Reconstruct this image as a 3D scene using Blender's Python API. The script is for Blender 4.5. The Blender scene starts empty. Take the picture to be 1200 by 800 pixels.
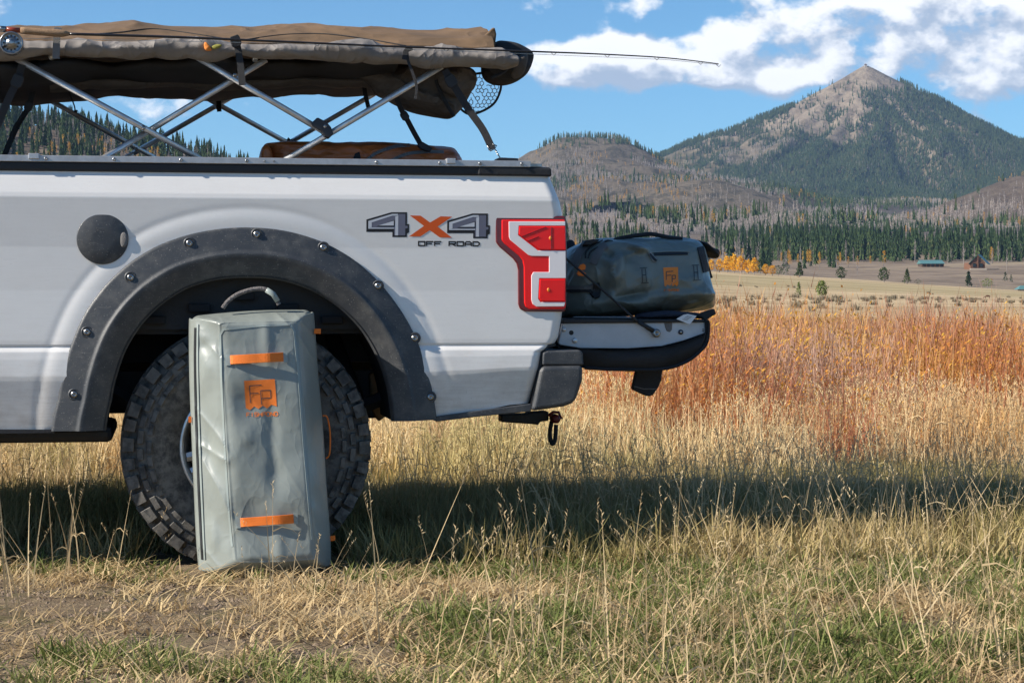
import bpy, bmesh, math, random
import numpy as np
from mathutils import Vector, Matrix
from mathutils.bvhtree import BVHTree
from mathutils.geometry import tessellate_polygon

R = math.radians
random.seed(7); rng = np.random.default_rng(7)
scene = bpy.context.scene
COL = scene.collection

# ------------------------------------------------------------ camera
F = 2333.33          # focal length in photo pixels (70 mm on 36 mm, 1200 px wide)
CH = 0.918           # camera height
HZ = 350.0           # horizon row
cam = bpy.data.objects.new('camera', bpy.data.cameras.new('camera'))
COL.objects.link(cam)
cam.location = (0, 0, CH); cam.rotation_euler = (R(90), 0, 0)
cam.data.sensor_width = 36; cam.data.lens = 70; cam.data.shift_y = -50/1200
cam.data.clip_start = 0.1; cam.data.clip_end = 40000
scene.camera = cam

# ------------------------------------------------------------ light
SUN_EL = R(33); SUN_AZ = math.atan2(-1.0, -0.34)      # azimuth of the sun measured from +Y towards +X
sdir = Vector((math.sin(SUN_AZ)*math.cos(SUN_EL), math.cos(SUN_AZ)*math.cos(SUN_EL), math.sin(SUN_EL)))
sun = bpy.data.objects.new('sun', bpy.data.lights.new('sun', 'SUN'))
COL.objects.link(sun)
sun.rotation_euler = sdir.to_track_quat('Z', 'Y').to_euler()
sun.location = (-20, -8, 20)
sun.data.energy = 5.0; sun.data.angle = R(0.5); sun.data.color = (1.0, 0.93, 0.83)
scene.view_settings.view_transform = 'Standard'
scene.view_settings.look = 'None'
scene.view_settings.gamma = 1.0
scene.view_settings.use_curve_mapping = False
scene.view_settings.exposure = 0.68

world = bpy.data.worlds.new("World"); scene.world = world; world.use_nodes = True

class NT:
    """small helper to write node trees"""
    def __init__(s, tree): s.t = tree; s.n = tree.nodes; s.l = tree.links
    def new(s, typ, **kw):
        n = s.n.new(typ)
        for k, v in kw.items(): setattr(n, k, v)
        return n
    def put(s, sock, v):
        if isinstance(v, bpy.types.NodeSocket): s.l.new(v, sock)
        elif v is not None:
            if hasattr(sock.default_value, '__len__') and hasattr(v, '__len__') and len(sock.default_value) == 4 and len(v) == 3: v = (*v, 1)
            sock.default_value = v
    def m(s, op, a, b=None, c=None, clamp=False):
        n = s.new('ShaderNodeMath', operation=op); n.use_clamp = clamp
        for i, v in enumerate((a, b, c)):
            if v is not None: s.put(n.inputs[i], v)
        return n.outputs[0]
    def vm(s, op, a, b=None):
        n = s.new('ShaderNodeVectorMath', operation=op)
        s.put(n.inputs[0], a)
        if b is not None: s.put(n.inputs[1], b)
        return n.outputs[0]
    def noise(s, vec, scale, detail=4, rough=.55, dist=0., out='Fac'):
        n = s.new('ShaderNodeTexNoise')
        if vec is not None: s.l.new(vec, n.inputs['Vector'])
        n.inputs['Scale'].default_value = scale; n.inputs['Detail'].default_value = detail
        n.inputs['Roughness'].default_value = rough; n.inputs['Distortion'].default_value = dist
        return n.outputs[out]
    def ss(s, v, lo, hi, a=0., b=1.):
        n = s.new('ShaderNodeMapRange', interpolation_type='SMOOTHSTEP')
        s.put(n.inputs['Value'], v)
        for k, x in (('From Min', lo), ('From Max', hi), ('To Min', a), ('To Max', b)): n.inputs[k].default_value = x
        return n.outputs[0]
    def lin(s, v, lo, hi, a=0., b=1.):
        n = s.new('ShaderNodeMapRange'); s.put(n.inputs['Value'], v)
        for k, x in (('From Min', lo), ('From Max', hi), ('To Min', a), ('To Max', b)): n.inputs[k].default_value = x
        return n.outputs[0]
    def mix(s, f, a, b, mode='MIX'):
        n = s.new('ShaderNodeMix', data_type='RGBA', blend_type=mode)
        s.put(n.inputs[0], f); s.put(n.inputs[6], a); s.put(n.inputs[7], b)
        return n.outputs[2]
    def ramp(s, f, stops):
        n = s.new('ShaderNodeValToRGB'); s.put(n.inputs[0], f)
        e = n.color_ramp.elements
        while len(e) < len(stops): e.new(0.5)
        for i, (p, c) in enumerate(stops): e[i].position = p; e[i].color = (*c, 1)
        return n.outputs[0]
    def comb(s, x, y, z):
        n = s.new('ShaderNodeCombineXYZ')
        for i, v in enumerate((x, y, z)): s.put(n.inputs[i], v)
        return n.outputs[0]
    def sep(s, v):
        n = s.new('ShaderNodeSeparateXYZ'); s.l.new(v, n.inputs[0]); return n.outputs

# ------------------------------------------------------------ sky with clouds (by direction)
w = NT(world.node_tree); w.n.clear()
sky = w.new('ShaderNodeTexSky', sky_type='NISHITA'); sky.sun_disc = False
sky.sun_elevation = SUN_EL; sky.sun_rotation = SUN_AZ; sky.altitude = 2400; sky.dust_density = 0.2; sky.ozone_density = 2.0; sky.air_density = 1.0
tc = w.new('ShaderNodeTexCoord')
dx, dy, dz = w.sep(tc.outputs['Generated'])
az = w.m('ARCTAN2', dx, dy); el = w.m('ARCSINE', dz)
def cloud_density(ou, ov):
    u = w.m('ADD', az, ou); v = w.m('ADD', el, ov)
    p = w.comb(u, w.m('MULTIPLY', v, 1.4), 0.37)
    big = w.noise(p, 5.0, 2, .5)
    fine = w.noise(p, 28.0, 9, .54, .0)
    wid = w.ss(big, .50, .70)                      # broken cloud everywhere round the sky
    acc = w.m('MULTIPLY', wid, 0.10)
    for (px, py, a, b, g) in ((1030, 45, 160, 44, .70), (895, 82, 110, 26, .56), (1190, 70, 130, 60, .60), (648, 82, 60, 28, .52), (735, 74, 70, 30, .54), (735, 8, 75, 16, .27), (1000, 0, 130, 28, .36),
                             (822, 90, 34, 14, .26), (190, 128, 70, 26, .22), (320, 120, 80, 20, .16), (25, 8, 60, 20, .17), (90, 115, 70, 20, .14), (850, 48, 60, 14, .22), (560, 120, 60, 12, .1)):
        du = w.m('DIVIDE', w.m('SUBTRACT', u, (px-600)/F), a/F); dv = w.m('DIVIDE', w.m('SUBTRACT', v, (HZ-py)/F), b/F)
        r2 = w.m('ADD', w.m('MULTIPLY', du, du), w.m('MULTIPLY', dv, dv))
        acc = w.m('ADD', acc, w.m('MULTIPLY', w.m('EXPONENT', w.m('MULTIPLY', r2, -0.9)), g))
    return w.m('ADD', w.m('MULTIPLY', fine, 2.3), w.m('SUBTRACT', w.m('MINIMUM', w.m('MULTIPLY', acc, 1.45), .74), 1.53))
d0 = cloud_density(0, 0)
d1 = cloud_density(-0.006, 0.013)
alpha = w.ss(d0, -0.05, 0.30)
light = w.ss(w.m('SUBTRACT', d0, d1), -0.20, 0.30)
thick = w.ss(d0, 0.2, 0.9)
ccol = w.mix(light, (3.0, 3.6, 4.6), (7.6, 7.6, 7.7))
ccol = w.mix(w.m('MULTIPLY', thick, w.m('SUBTRACT', 0.75, w.m('MULTIPLY', light, .7))), ccol, (2.8, 3.4, 4.5))
skyc = w.mix(w.m('MULTIPLY', alpha, .94), w.mix(1, sky.outputs[0], (.50, .76, .88), 'MULTIPLY'), ccol)
bg = w.new('ShaderNodeBackground'); bg.inputs['Strength'].default_value = 0.1
w.l.new(skyc, bg.inputs['Color'])
wo = w.new('ShaderNodeOutputWorld'); w.l.new(bg.outputs[0], wo.inputs['Surface'])
world.cycles.sampling_method = 'MANUAL'; world.cycles.sample_map_resolution = 1024

# ------------------------------------------------------------ maths helpers
def _h(ix, iy, iz, seed):
    n = (ix*374761393 + iy*668265263 + iz*1274126177 + seed*974634777) & 0xffffffff
    n = ((n ^ (n >> 13))*1274126177) & 0xffffffff
    n = (n ^ (n >> 16))
    return (n & 0xffff)/32767.5 - 1.0
def vnoise(x, y, z=0., seed=0):
    x, y, z = np.broadcast_arrays(np.asarray(x, float), np.asarray(y, float), np.asarray(z, float))
    fx, fy, fz = np.floor(x), np.floor(y), np.floor(z)
    ix, iy, iz = fx.astype(np.int64), fy.astype(np.int64), fz.astype(np.int64)
    tx, ty, tz = x-fx, y-fy, z-fz
    tx = tx*tx*(3-2*tx); ty = ty*ty*(3-2*ty); tz = tz*tz*(3-2*tz)
    r = 0
    for a in (0, 1):
        for b in (0, 1):
            for c in (0, 1):
                r = r + _h(ix+a, iy+b, iz+c, seed)*(tx if a else 1-tx)*(ty if b else 1-ty)*(tz if c else 1-tz)
    return r
def fbm(x, y, z=0., o=4, seed=0, g=.5):
    s = 0; a = 1.; f = 1.; t = 0
    for i in range(o):
        s = s + a*vnoise(np.asarray(x)*f, np.asarray(y)*f, np.asarray(z)*f, seed+i); t += a; a *= g; f *= 2.03
    return s/t
def sst(x, a, b):
    t = np.clip((np.asarray(x, float)-a)/(b-a), 0, 1); return t*t*(3-2*t)
# The truck stands at an angle: its parts are laid out in a frame turned by TH about the camera's plumb line
TH = R(9.7); u0_ = (330-600)/F
DC = math.cos(TH)-u0_*math.sin(TH); UC = (u0_*math.cos(TH)+math.sin(TH))/DC
G = {'on': False, 'cx': 600., 'f': F}
def truck_frame(on):
    G['on'] = on; G['f'] = F*DC if on else F; G['cx'] = 330-DC*F*UC if on else 600.
def Wp(px, py):
    """photo pixel -> pixel of a view square on to the truck"""
    if not G['on']: return px, py
    u = (px-600)/F; d = math.cos(TH)-u*math.sin(TH); uu = (u*math.cos(TH)+math.sin(TH))/d
    return 330+DC*F*(uu-UC), HZ+(py-HZ)*DC/d
def Wt(pts): return [tuple(float(q) for q in Wp(a_, b_)) for a_, b_ in pts]
def X_(px, Y): return (px-G['cx'])*Y/G['f']
def Z_(py, Y): return CH-(py-HZ)*Y/G['f']
def P(px, py, Y):
    px, py = Wp(px, py)
    return (X_(px, Y), Y, Z_(py, Y))
def catmull(pts, n, closed=True):
    p = np.array(pts, float); k = len(p); out = []
    segs = k if closed else k-1
    per = max(1, int(round(n/segs)))
    for i in range(segs):
        if closed: a, b, c, d = p[(i-1) % k], p[i], p[(i+1) % k], p[(i+2) % k]
        else: a, b, c, d = p[max(i-1, 0)], p[i], p[i+1], p[min(i+2, k-1)]
        for j in range(per):
            t = j/per
            out.append(.5*((2*b)+(-a+c)*t+(2*a-5*b+4*c-d)*t*t+(-a+3*b-3*c+d)*t**3))
    if not closed: out.append(p[-1])
    return np.array(out)

# ------------------------------------------------------------ object helpers
def locsum(p):
    v = Vector((0, 0, 0))
    while p is not None: v += p.location; p = p.parent
    return v
def mk(name, V, Fc, mat=None, parent=None, smooth=False, mods=(), kind=None, label=None, cat=None, group=None, base=None):
    """link one mesh object; V in world coordinates"""
    V = np.asarray(V, float).reshape(-1, 3)
    off = locsum(parent) if parent is not None else Vector((0, 0, 0))
    loc = Vector((0, 0, 0))
    if parent is None and kind is None:
        loc = Vector(base) if base else Vector(((V[:, 0].min()+V[:, 0].max())/2, (V[:, 1].min()+V[:, 1].max())/2, V[:, 2].min()))
    V = V - np.array(off+loc)
    me = bpy.data.meshes.new(name)
    me.from_pydata(V.tolist(), [], [tuple(int(i) for i in f) for f in Fc])
    me.update()
    if smooth: me.shade_smooth()
    if mat is not None: me.materials.append(mat)
    o = bpy.data.objects.new(name, me); o.location = loc
    COL.objects.link(o)
    if parent is not None: o.parent = parent
    for m in mods:
        if m[0] == 'bevel':
            b = o.modifiers.new('bevel', 'BEVEL'); b.width = m[1]; b.segments = m[2]; b.limit_method = 'ANGLE'; b.angle_limit = R(35)
        elif m[0] == 'solid':
            b = o.modifiers.new('solid', 'SOLIDIFY'); b.thickness = m[1]; b.offset = 0
        elif m[0] == 'sub':
            b = o.modifiers.new('sub', 'SUBSURF'); b.levels = m[1]; b.render_levels = m[1]
        elif m[0] == 'wire':
            b = o.modifiers.new('wire', 'WIREFRAME'); b.thickness = m[1]
    if kind: o['kind'] = kind
    if label: o['label'] = label
    if cat: o['category'] = cat
    if group: o['group'] = group
    return o
def thing(name, loc, label, cat, group=None):
    o = bpy.data.objects.new(name, None); COL.objects.link(o); o.location = loc; o.empty_display_size = .1
    o['label'] = label; o['category'] = cat
    if group: o['group'] = group
    return o
class Acc:
    def __init__(s): s.V = []; s.F = []; s.n = 0
    def add(s, VF):
        V, Fc = VF; V = np.asarray(V, float).reshape(-1, 3)
        s.V.append(V); s.F += [tuple(int(i)+s.n for i in f) for f in Fc]; s.n += len(V); return s
    def get(s): return np.vstack(s.V), s.F
def box(x0, x1, y0, y1, z0, z1):
    V = [(x, y, z) for x in (x0, x1) for y in (y0, y1) for z in (z0, z1)]
    return V, [(0, 1, 3, 2), (4, 6, 7, 5), (0, 4, 5, 1), (2, 3, 7, 6), (0, 2, 6, 4), (1, 5, 7, 3)]
def frame_of(d):
    d = Vector(d).normalized(); up = Vector((0, 0, 1)) if abs(d.z) < .9 else Vector((0, 1, 0))
    a = d.cross(up).normalized(); return a, a.cross(d)
def tube(pts, r, n=10, cap=True):
    pts = [Vector(p) for p in pts]; V = []; Fc = []
    for i, p in enumerate(pts):
        d = pts[min(i+1, len(pts)-1)]-pts[max(i-1, 0)]
        a, b = frame_of(d); rr = r[i] if hasattr(r, '__len__') else r
        for k in range(n):
            t = 2*math.pi*k/n; V.append(p+a*rr*math.cos(t)+b*rr*math.sin(t))
    for i in range(len(pts)-1):
        for k in range(n):
            k2 = (k+1) % n; Fc.append((i*n+k, i*n+k2, (i+1)*n+k2, (i+1)*n+k))
    if cap: Fc.append(tuple(range(n-1, -1, -1))); Fc.append(tuple(range((len(pts)-1)*n, len(pts)*n)))
    return [tuple(v) for v in V], Fc
def prism(poly, Y0, Y1, yf=None):
    """outline in photo pixels (seen at depth Y0) given thickness along Y"""
    n = len(poly); poly = Wt(poly)
    V = [(X_(a, Y0), Y0, Z_(b, Y0)) for a, b in poly]+[(X_(a, Y0), Y1, Z_(b, Y0)) for a, b in poly]
    Fc = [tuple(range(n)), tuple(range(2*n-1, n-1, -1))]+[(i, i+n, (i+1) % n+n, (i+1) % n) for i in range(n)]
    area = sum(poly[i][0]*poly[(i+1) % n][1]-poly[(i+1) % n][0]*poly[i][1] for i in range(n))
    if area > 0: Fc = [tuple(reversed(f)) for f in Fc]
    return V, Fc
def grid_faces(nu, nv, wrap=False):
    Fc = []
    for i in range(nu-1):
        for j in range(nv-1 if not wrap else nv):
            j2 = (j+1) % nv; Fc.append((i*nv+j, (i+1)*nv+j, (i+1)*nv+j2, i*nv+j2))
    return Fc
def lathe_y(prof, cx, cz, n=48, close=False):
    """profile [(radius, y)] turned about an axis parallel to Y"""
    V = []
    for r, y in prof:
        for k in range(n):
            t = 2*math.pi*k/n; V.append((cx+r*math.cos(t), y, cz+r*math.sin(t)))
    return V, grid_faces(len(prof), n, True)
def puff(outline, Yc, Df, Db, p=3.0, q=2.0, n=120, rings=26, amp=0., fs=6., seed=0, curve=True, cen=None, stretch=(1, 1, 1), folds=0.):
    o = catmull(Wt(outline), n)
    c = np.array(cen, float) if cen else np.array([(o[:, 0].min()+o[:, 0].max())/2, (o[:, 1].min()+o[:, 1].max())/2])
    N = len(o); V = []
    ss = list(np.sin(np.linspace(0, math.pi/2, rings)))[1:]
    for side in (-1, 1):
        D = Df if side < 0 else Db
        for s in ss:
            if side > 0 and s > .9999: continue
            pp = c+(o-c)*s
            dep = D*(1-s**p)**(1/q)
            X = X_(pp[:, 0], Yc); Z = Z_(pp[:, 1], Yc); Yy = np.full(N, Yc+side*dep)
            nz = amp*fbm(X*fs*stretch[0], Yy*fs*stretch[1], Z*fs*stretch[2], 3, seed)
            if folds:
                rd = 1-np.abs(fbm(X*fs*.8+3, Yy*fs, Z*fs*1.1+9, 3, seed+40)); nz = nz+folds*(rd**5-.3)
            k = (1-s**6)
            V.append(np.stack([X+nz*.25, Yy+side*nz*(k+.15), Z+nz*.25], 1))
    nr = len(ss); Fc = []
    def idx(r, k): return r*N+(k % N)
    Vv = np.vstack(V); cf = len(Vv); cbk = cf+1
    Vv = np.vstack([Vv, [X_(c[0], Yc), Yc-Df, Z_(c[1], Yc)], [X_(c[0], Yc), Yc+Db, Z_(c[1], Yc)]])
    for k in range(N):
        Fc.append((cf, idx(0, k), idx(0, k+1)))
        for r in range(nr-1): Fc.append((idx(r, k), idx(r+1, k), idx(r+1, k+1), idx(r, k+1)))
        b0 = nr
        Fc.append((cbk, idx(b0, k+1), idx(b0, k)))
        for r in range(nr-2): Fc.append((idx(b0+r, k), idx(b0+r, k+1), idx(b0+r+1, k+1), idx(b0+r+1, k)))
        Fc.append((idx(b0+nr-2, k), idx(b0+nr-2, k+1), idx(nr-1, k+1), idx(nr-1, k)))
    return Vv, Fc
def bvh(VF): return BVHTree.FromPolygons([tuple(v) for v in VF[0]], [tuple(f) for f in VF[1]])
def hit(px, py, B, off=.0015, Yd=7.):
    o = Vector((0, 0, CH)); d = Vector(P(px, py, 1.0))-o; d.normalize()
    h = B.ray_cast(o, d)
    if h[0] is None: return Vector(P(px, py, Yd))
    return h[0]-d*off
def ribbon(path, wpx, B, off=.002, Yd=7., step=2., thick=.0015, ends=None, lift=None, curve=False):
    """band laid on a surface: path in photo pixels, width in px"""
    if curve: path = catmull(path, max(8, len(path)*6), False)
    p = [np.array(q, float) for q in path]; q = [p[0]]
    for a, b in zip(p[:-1], p[1:]):
        k = max(1, int(np.linalg.norm(b-a)/step))
        for i in range(1, k+1): q.append(a+(b-a)*i/k)
    V = []; Fc = []; n = len(q); nw = max(2, int(wpx/2.5)+1)
    for i in range(n):
        d = q[min(i+1, n-1)]-q[max(i-1, 0)]; d = d/(np.linalg.norm(d)+1e-9); nn = np.array([-d[1], d[0]])
        l = off+(lift(i/(n-1)) if lift else 0)
        for k in range(nw):
            s = q[i]+nn*wpx*(k/(nw-1)-.5)
            V.append(hit(s[0], s[1], B, l, Yd) if B else P(s[0], s[1], Yd))
    # keep the outer edges at the level of the middle
    return [tuple(v) for v in V], grid_faces(n, nw)
def fillpoly(poly, B, off=.0015, Yd=7., seg=4.):
    bm = bmesh.new(); vs = [bm.verts.new((a, 0, b)) for a, b in poly]
    tri = tessellate_polygon([[Vector((a, 0, b)) for a, b in poly]])
    for t in tri:
        try: bm.faces.new([vs[i] for i in t])
        except ValueError: pass
    for it in range(6):
        es = [e for e in bm.edges if e.calc_length() > seg]
        if not es: break
        bmesh.ops.subdivide_edges(bm, edges=es, cuts=1)
        bmesh.ops.triangulate(bm, faces=bm.faces[:])
    bm.verts.ensure_lookup_table(); bm.verts.index_update()
    V = []
    for v in bm.verts: V.append(tuple(hit(v.co.x, v.co.z, B, off, Yd)) if B else P(v.co.x, v.co.z, Yd))
    Fc = [tuple(v.index for v in f.verts) for f in bm.faces]; bm.free()
    return V, Fc

# stroke letters on a 0..1 box (y down)
GL = {'O': [[(0, 0), (1, 0), (1, 1), (0, 1), (0, 0)]], 'F': [[(0, 1), (0, 0), (1, 0)], [(0, .5), (.8, .5)]],
      'R': [[(0, 1), (0, 0), (1, 0), (1, .55), (0, .55)], [(.45, .55), (1, 1)]], 'A': [[(0, 1), (0, .3), (.25, 0), (.75, 0), (1, .3), (1, 1)], [(0, .62), (1, .62)]],
      'D': [[(0, 0), (.75, 0), (1, .3), (1, .7), (.75, 1), (0, 1), (0, 0)]], 'I': [[(.5, 0), (.5, 1)]], 'S': [[(1, 0), (0, 0), (0, .5), (1, .5), (1, 1), (0, 1)]],
      'H': [[(0, 0), (0, 1)], [(1, 0), (1, 1)], [(0, .5), (1, .5)]], 'P': [[(0, 1), (0, 0), (1, 0), (1, .55), (0, .55)]], 'N': [[(0, 1), (0, 0), (1, 1), (1, 0)]]}
def lettering(text, x0, y0, x1, y1, wpx, B, off=.002, Yd=7., slope=0.):
    n = len(text); cw = (x1-x0)/(n-0.25); A = Acc()
    for i, ch in enumerate(text):
        if ch == ' ': continue
        ox = x0+i*cw
        for st in GL[ch]:
            for a, b in zip(st[:-1], st[1:]):
                pa = (ox+a[0]*cw*.75, y0+a[1]*(y1-y0)+slope*(ox-x0)); pb = (ox+b[0]*cw*.75, y0+b[1]*(y1-y0)+slope*(ox-x0))
                A.add(ribbon([pa, pb], wpx, B, off, Yd, step=2))
    return A.get()

# ------------------------------------------------------------ materials
def mat(name, col=(.5, .5, .5), rough=.5, metal=0., coat=0., bump=0., bscale=50., vary=0., vscale=3., col2=None, sheen=0., spec=.5, bdetail=4, transl=0., extra=None, obj_space=True, bdist=.01, wrink=0., wscale=8., wdist=.02, wstretch=(1, 1, 1)):
    m = bpy.data.materials.new(name); m.use_nodes = True
    t = NT(m.node_tree); b = t.n['Principled BSDF']
    co = t.new('ShaderNodeNewGeometry').outputs['Position']
    b.inputs['Base Color'].default_value = (*col, 1); b.inputs['Roughness'].default_value = rough
    b.inputs['Metallic'].default_value = metal; b.inputs['Coat Weight'].default_value = coat; b.inputs['Coat Roughness'].default_value = .12
    b.inputs['Specular IOR Level'].default_value = spec
    if sheen: b.inputs['Sheen Weight'].default_value = sheen
    c = None
    if vary or col2:
        f = t.ss(t.noise(co, vscale, 6, .6), .32, .68)
        c2 = col2 or tuple(x*(1-vary) for x in col)
        c = t.mix(f, col, c2)
        t.l.new(c, b.inputs['Base Color'])
    nrm = None
    if wrink:
        wn = t.noise(t.vm('MULTIPLY', co, wstretch), wscale, 3, .5, .6); w2 = t.noise(t.vm('MULTIPLY', co, wstretch), wscale*2.7, 2, .5, .3)
        rg = t.m('POWER', t.m('SUBTRACT', 1, t.m('ABSOLUTE', t.m('MULTIPLY', t.m('SUBTRACT', wn, .5), 4.5)), clamp=True), 3)
        rg2 = t.m('POWER', t.m('SUBTRACT', 1, t.m('ABSOLUTE', t.m('MULTIPLY', t.m('SUBTRACT', w2, .5), 5)), clamp=True), 3)
        b0 = t.new('ShaderNodeBump'); b0.inputs['Strength'].default_value = wrink; b0.inputs['Distance'].default_value = wdist
        t.l.new(t.m('ADD', rg, t.m('MULTIPLY', rg2, .35)), b0.inputs['Height']); nrm = b0.outputs[0]; t.l.new(nrm, b.inputs['Normal'])
    if bump:
        bn = t.new('ShaderNodeBump'); bn.inputs['Strength'].default_value = bump; bn.inputs['Distance'].default_value = bdist
        t.l.new(t.noise(co, bscale, bdetail, .6), bn.inputs['Height'])
        if nrm: t.l.new(nrm, bn.inputs['Normal'])
        t.l.new(bn.outputs[0], b.inputs['Normal'])
    if extra: extra(t, b, co, c)
    return m
def paint_extra(t, b, co, c):
    x, y, z = t.sep(co)
    low = t.ss(z, .85, .42)                                    # road dust gathers low on the panel
    d = t.noise(co, 9, 8, .7); s = t.noise(t.vm('MULTIPLY', co, (3, 3, 30)), 3, 5, .6)
    f = t.m('MULTIPLY', t.m('ADD', t.m('MULTIPLY', low, .6), .10), t.ss(t.m('ADD', t.m('MULTIPLY', d, .6), t.m('MULTIPLY', s, .4)), .3, .75))
    spk = t.m('MULTIPLY', t.ss(t.noise(co, 160, 2, .5), .66, .74), t.m('ADD', t.m('MULTIPLY', low, .3), .05))
    colr = t.mix(f, (.82, .80, .77), (.36, .30, .24))
    colr = t.mix(spk, colr, (.2, .16, .12))
    t.l.new(colr, b.inputs['Base Color'])
    t.l.new(t.lin(f, 0, .4, .26, .6), b.inputs['Roughness'])
def rough_plastic_extra(t, b, co, c):
    d = t.noise(co, 14, 8, .65); sc = t.noise(t.vm('MULTIPLY', co, (8, 8, 55)), 3, 4, .5)
    f = t.m('MULTIPLY', t.ss(d, .42, .72), .55); g = t.m('MULTIPLY', t.ss(sc, .62, .72), .3)
    k = t.mix(f, (.042, .046, .052), (.125, .122, .115)); k = t.mix(g, k, (.19, .18, .165)); k = t.mix(t.m('MULTIPLY', t.ss(t.noise(co, 220, 2, .5), .66, .72), .5), k, (.35, .33, .3))
    t.l.new(k, b.inputs['Base Color'])
def tyre_extra(t, b, co, c):
    d = t.noise(co, 25, 7, .7); x, y, z = t.sep(co); k = t.mix(t.ss(d, .36, .62), (.045, .044, .043), (.17, .16, .145)); k = t.mix(t.m('MULTIPLY', t.ss(t.noise(co, 7, 4, .6), .45, .65), .5), k, (.10, .092, .08))
    t.l.new(k, b.inputs['Base Color'])
M = {}
M['paint'] = mat('white_paint', (.70, .715, .74), .3, 0, .35, extra=paint_extra, bump=.04, bscale=5, bdist=.004)
M['plastic'] = mat('black_plastic', (.04, .04, .045), .48, bump=.25, bscale=260, extra=rough_plastic_extra, bdist=.002)
M['black'] = mat('black_rubber', (.018, .018, .02), .6, bump=.2, bscale=120)
M['liner'] = mat('wheel_liner_plastic', (.012, .012, .014), .8, vary=.4, vscale=10)
M['tyre'] = mat('tyre_rubber', (.05, .05, .05), .8, bump=.35, bscale=160, extra=tyre_extra, bdist=.003)
M['alu'] = mat('brushed_aluminium', (.80, .80, .80), .42, .75, bump=.05, bscale=90, vary=.25, vscale=20)
M['rail'] = mat('anodised_rail', (.55, .55, .56), .42, .6, vary=.2, vscale=25)
M['steel'] = mat('steel', (.45, .44, .43), .3, 1., vary=.4, vscale=60)
M['darkmetal'] = mat('dark_metal', (.05, .05, .055), .45, .7)
def canvas_extra(t, b, co, c):
    pass
M['canvas'] = mat('brown_canvas', (.185, .112, .058), .85, bump=.5, bscale=350, col2=(.13, .08, .042), vscale=5, bdist=.003, wrink=.4, wscale=2.6, wstretch=(.6, 1, 2))
M['cover'] = mat('grey_cover_fabric', (.25, .225, .205), .7, bump=.3, bscale=300, col2=(.18, .16, .145), vscale=7, bdist=.003, wrink=.38, wscale=4.5, wdist=.02, wstretch=(1, 1, .7))
M['tentdark'] = mat('charcoal_fabric', (.030, .030, .033), .85, bump=.3, bscale=250, vary=.4, vscale=6)
M['taupe'] = mat('taupe_fabric', (.13, .108, .09), .85, bump=.4, bscale=280, vary=.35, vscale=6, wrink=.4, wscale=5)
M['web'] = mat('black_webbing', (.022, .022, .025), .7, bump=.6, bscale=400)
M['webgrey'] = mat('grey_webbing', (.19, .18, .175), .75, bump=.6, bscale=400)
def tpu_extra(t, b, co, c):
    wv = t.new('ShaderNodeTexBrick')
    pass
M['tpu'] = mat('grey_green_tpu', (.265, .290, .265), .38, 0, .15, bump=.06, bscale=200, vary=.12, vscale=6, bdist=.002, wrink=.13, wscale=3.0, wdist=.012, wstretch=(1.6, 1, 1))
M['tpu2'] = mat('dark_green_tpu', (.215, .235, .205), .36, 0, .12, bump=.08, bscale=200, vary=.18, vscale=7, bdist=.002, wrink=.38, wscale=4, wdist=.014)
M['tpuline'] = mat('tpu_seam', (.29, .33, .31), .3)
M['orange'] = mat('orange_webbing', (.90, .20, .015), .6, bump=.3, bscale=500)
M['orangeprint'] = mat('orange_print', (.80, .19, .022), .5)
M['orangeprint2'] = mat('orange_print_on_duffel', (.95, .26, .035), .5)
M['printdark'] = mat('dark_print', (.05, .06, .062), .5)
M['zip'] = mat('zip_tape', (.02, .022, .024), .45)
M['rope'] = mat('braided_rope', (.30, .27, .25), .8, bump=1., bscale=260, col2=(.09, .08, .09), vscale=160)
M['red'] = mat('red_lens', (.92, .014, .014), .2, 0, .15, bump=.05, bscale=200, spec=.3)
M['darkred'] = mat('dark_red_rim', (.13, .004, .008), .15, 0, .5)
M['whitelens'] = mat('white_lens', (.86, .80, .79), .15, 0, .6)
M['dkprint'] = mat('decal_black', (.012, .012, .016), .35)
M['greyprint'] = mat('decal_grey', (.15, .155, .21), .35)
M['silverprint'] = mat('decal_silver', (.6, .62, .67), .35)
M['orangedecal'] = mat('decal_orange', (.72, .10, .01), .35)
M['rustbag'] = mat('rust_vinyl', (.58, .15, .035), .42, 0, .1, vary=.35, vscale=7, wrink=.4, wscale=4, wstretch=(.6, 1, 1.5))
M['navy'] = mat('navy_cloth', (.03, .032, .05), .8, bump=.5, bscale=200)
M['label'] = mat('white_paper', (.75, .76, .78), .6)
M['cork'] = mat('cork', (.36, .22, .12), .8, bump=.4, bscale=500, vary=.4, vscale=200)
M['redwood'] = mat('red_reel_seat', (.25, .04, .015), .3)
M['reel'] = mat('reel_metal', (.30, .31, .32), .3, .85)
M['rod'] = mat('rod_blank', (.02, .018, .018), .25)
M['pin'] = mat('red_pin', (.14, .012, .012), .45)
M['glass'] = mat('tinted_glass', (.01, .012, .014), .05)
M['greypanel'] = mat('tailgate_paint', (.58, .60, .63), .35, 0, .2, vary=.15, vscale=9)

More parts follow.
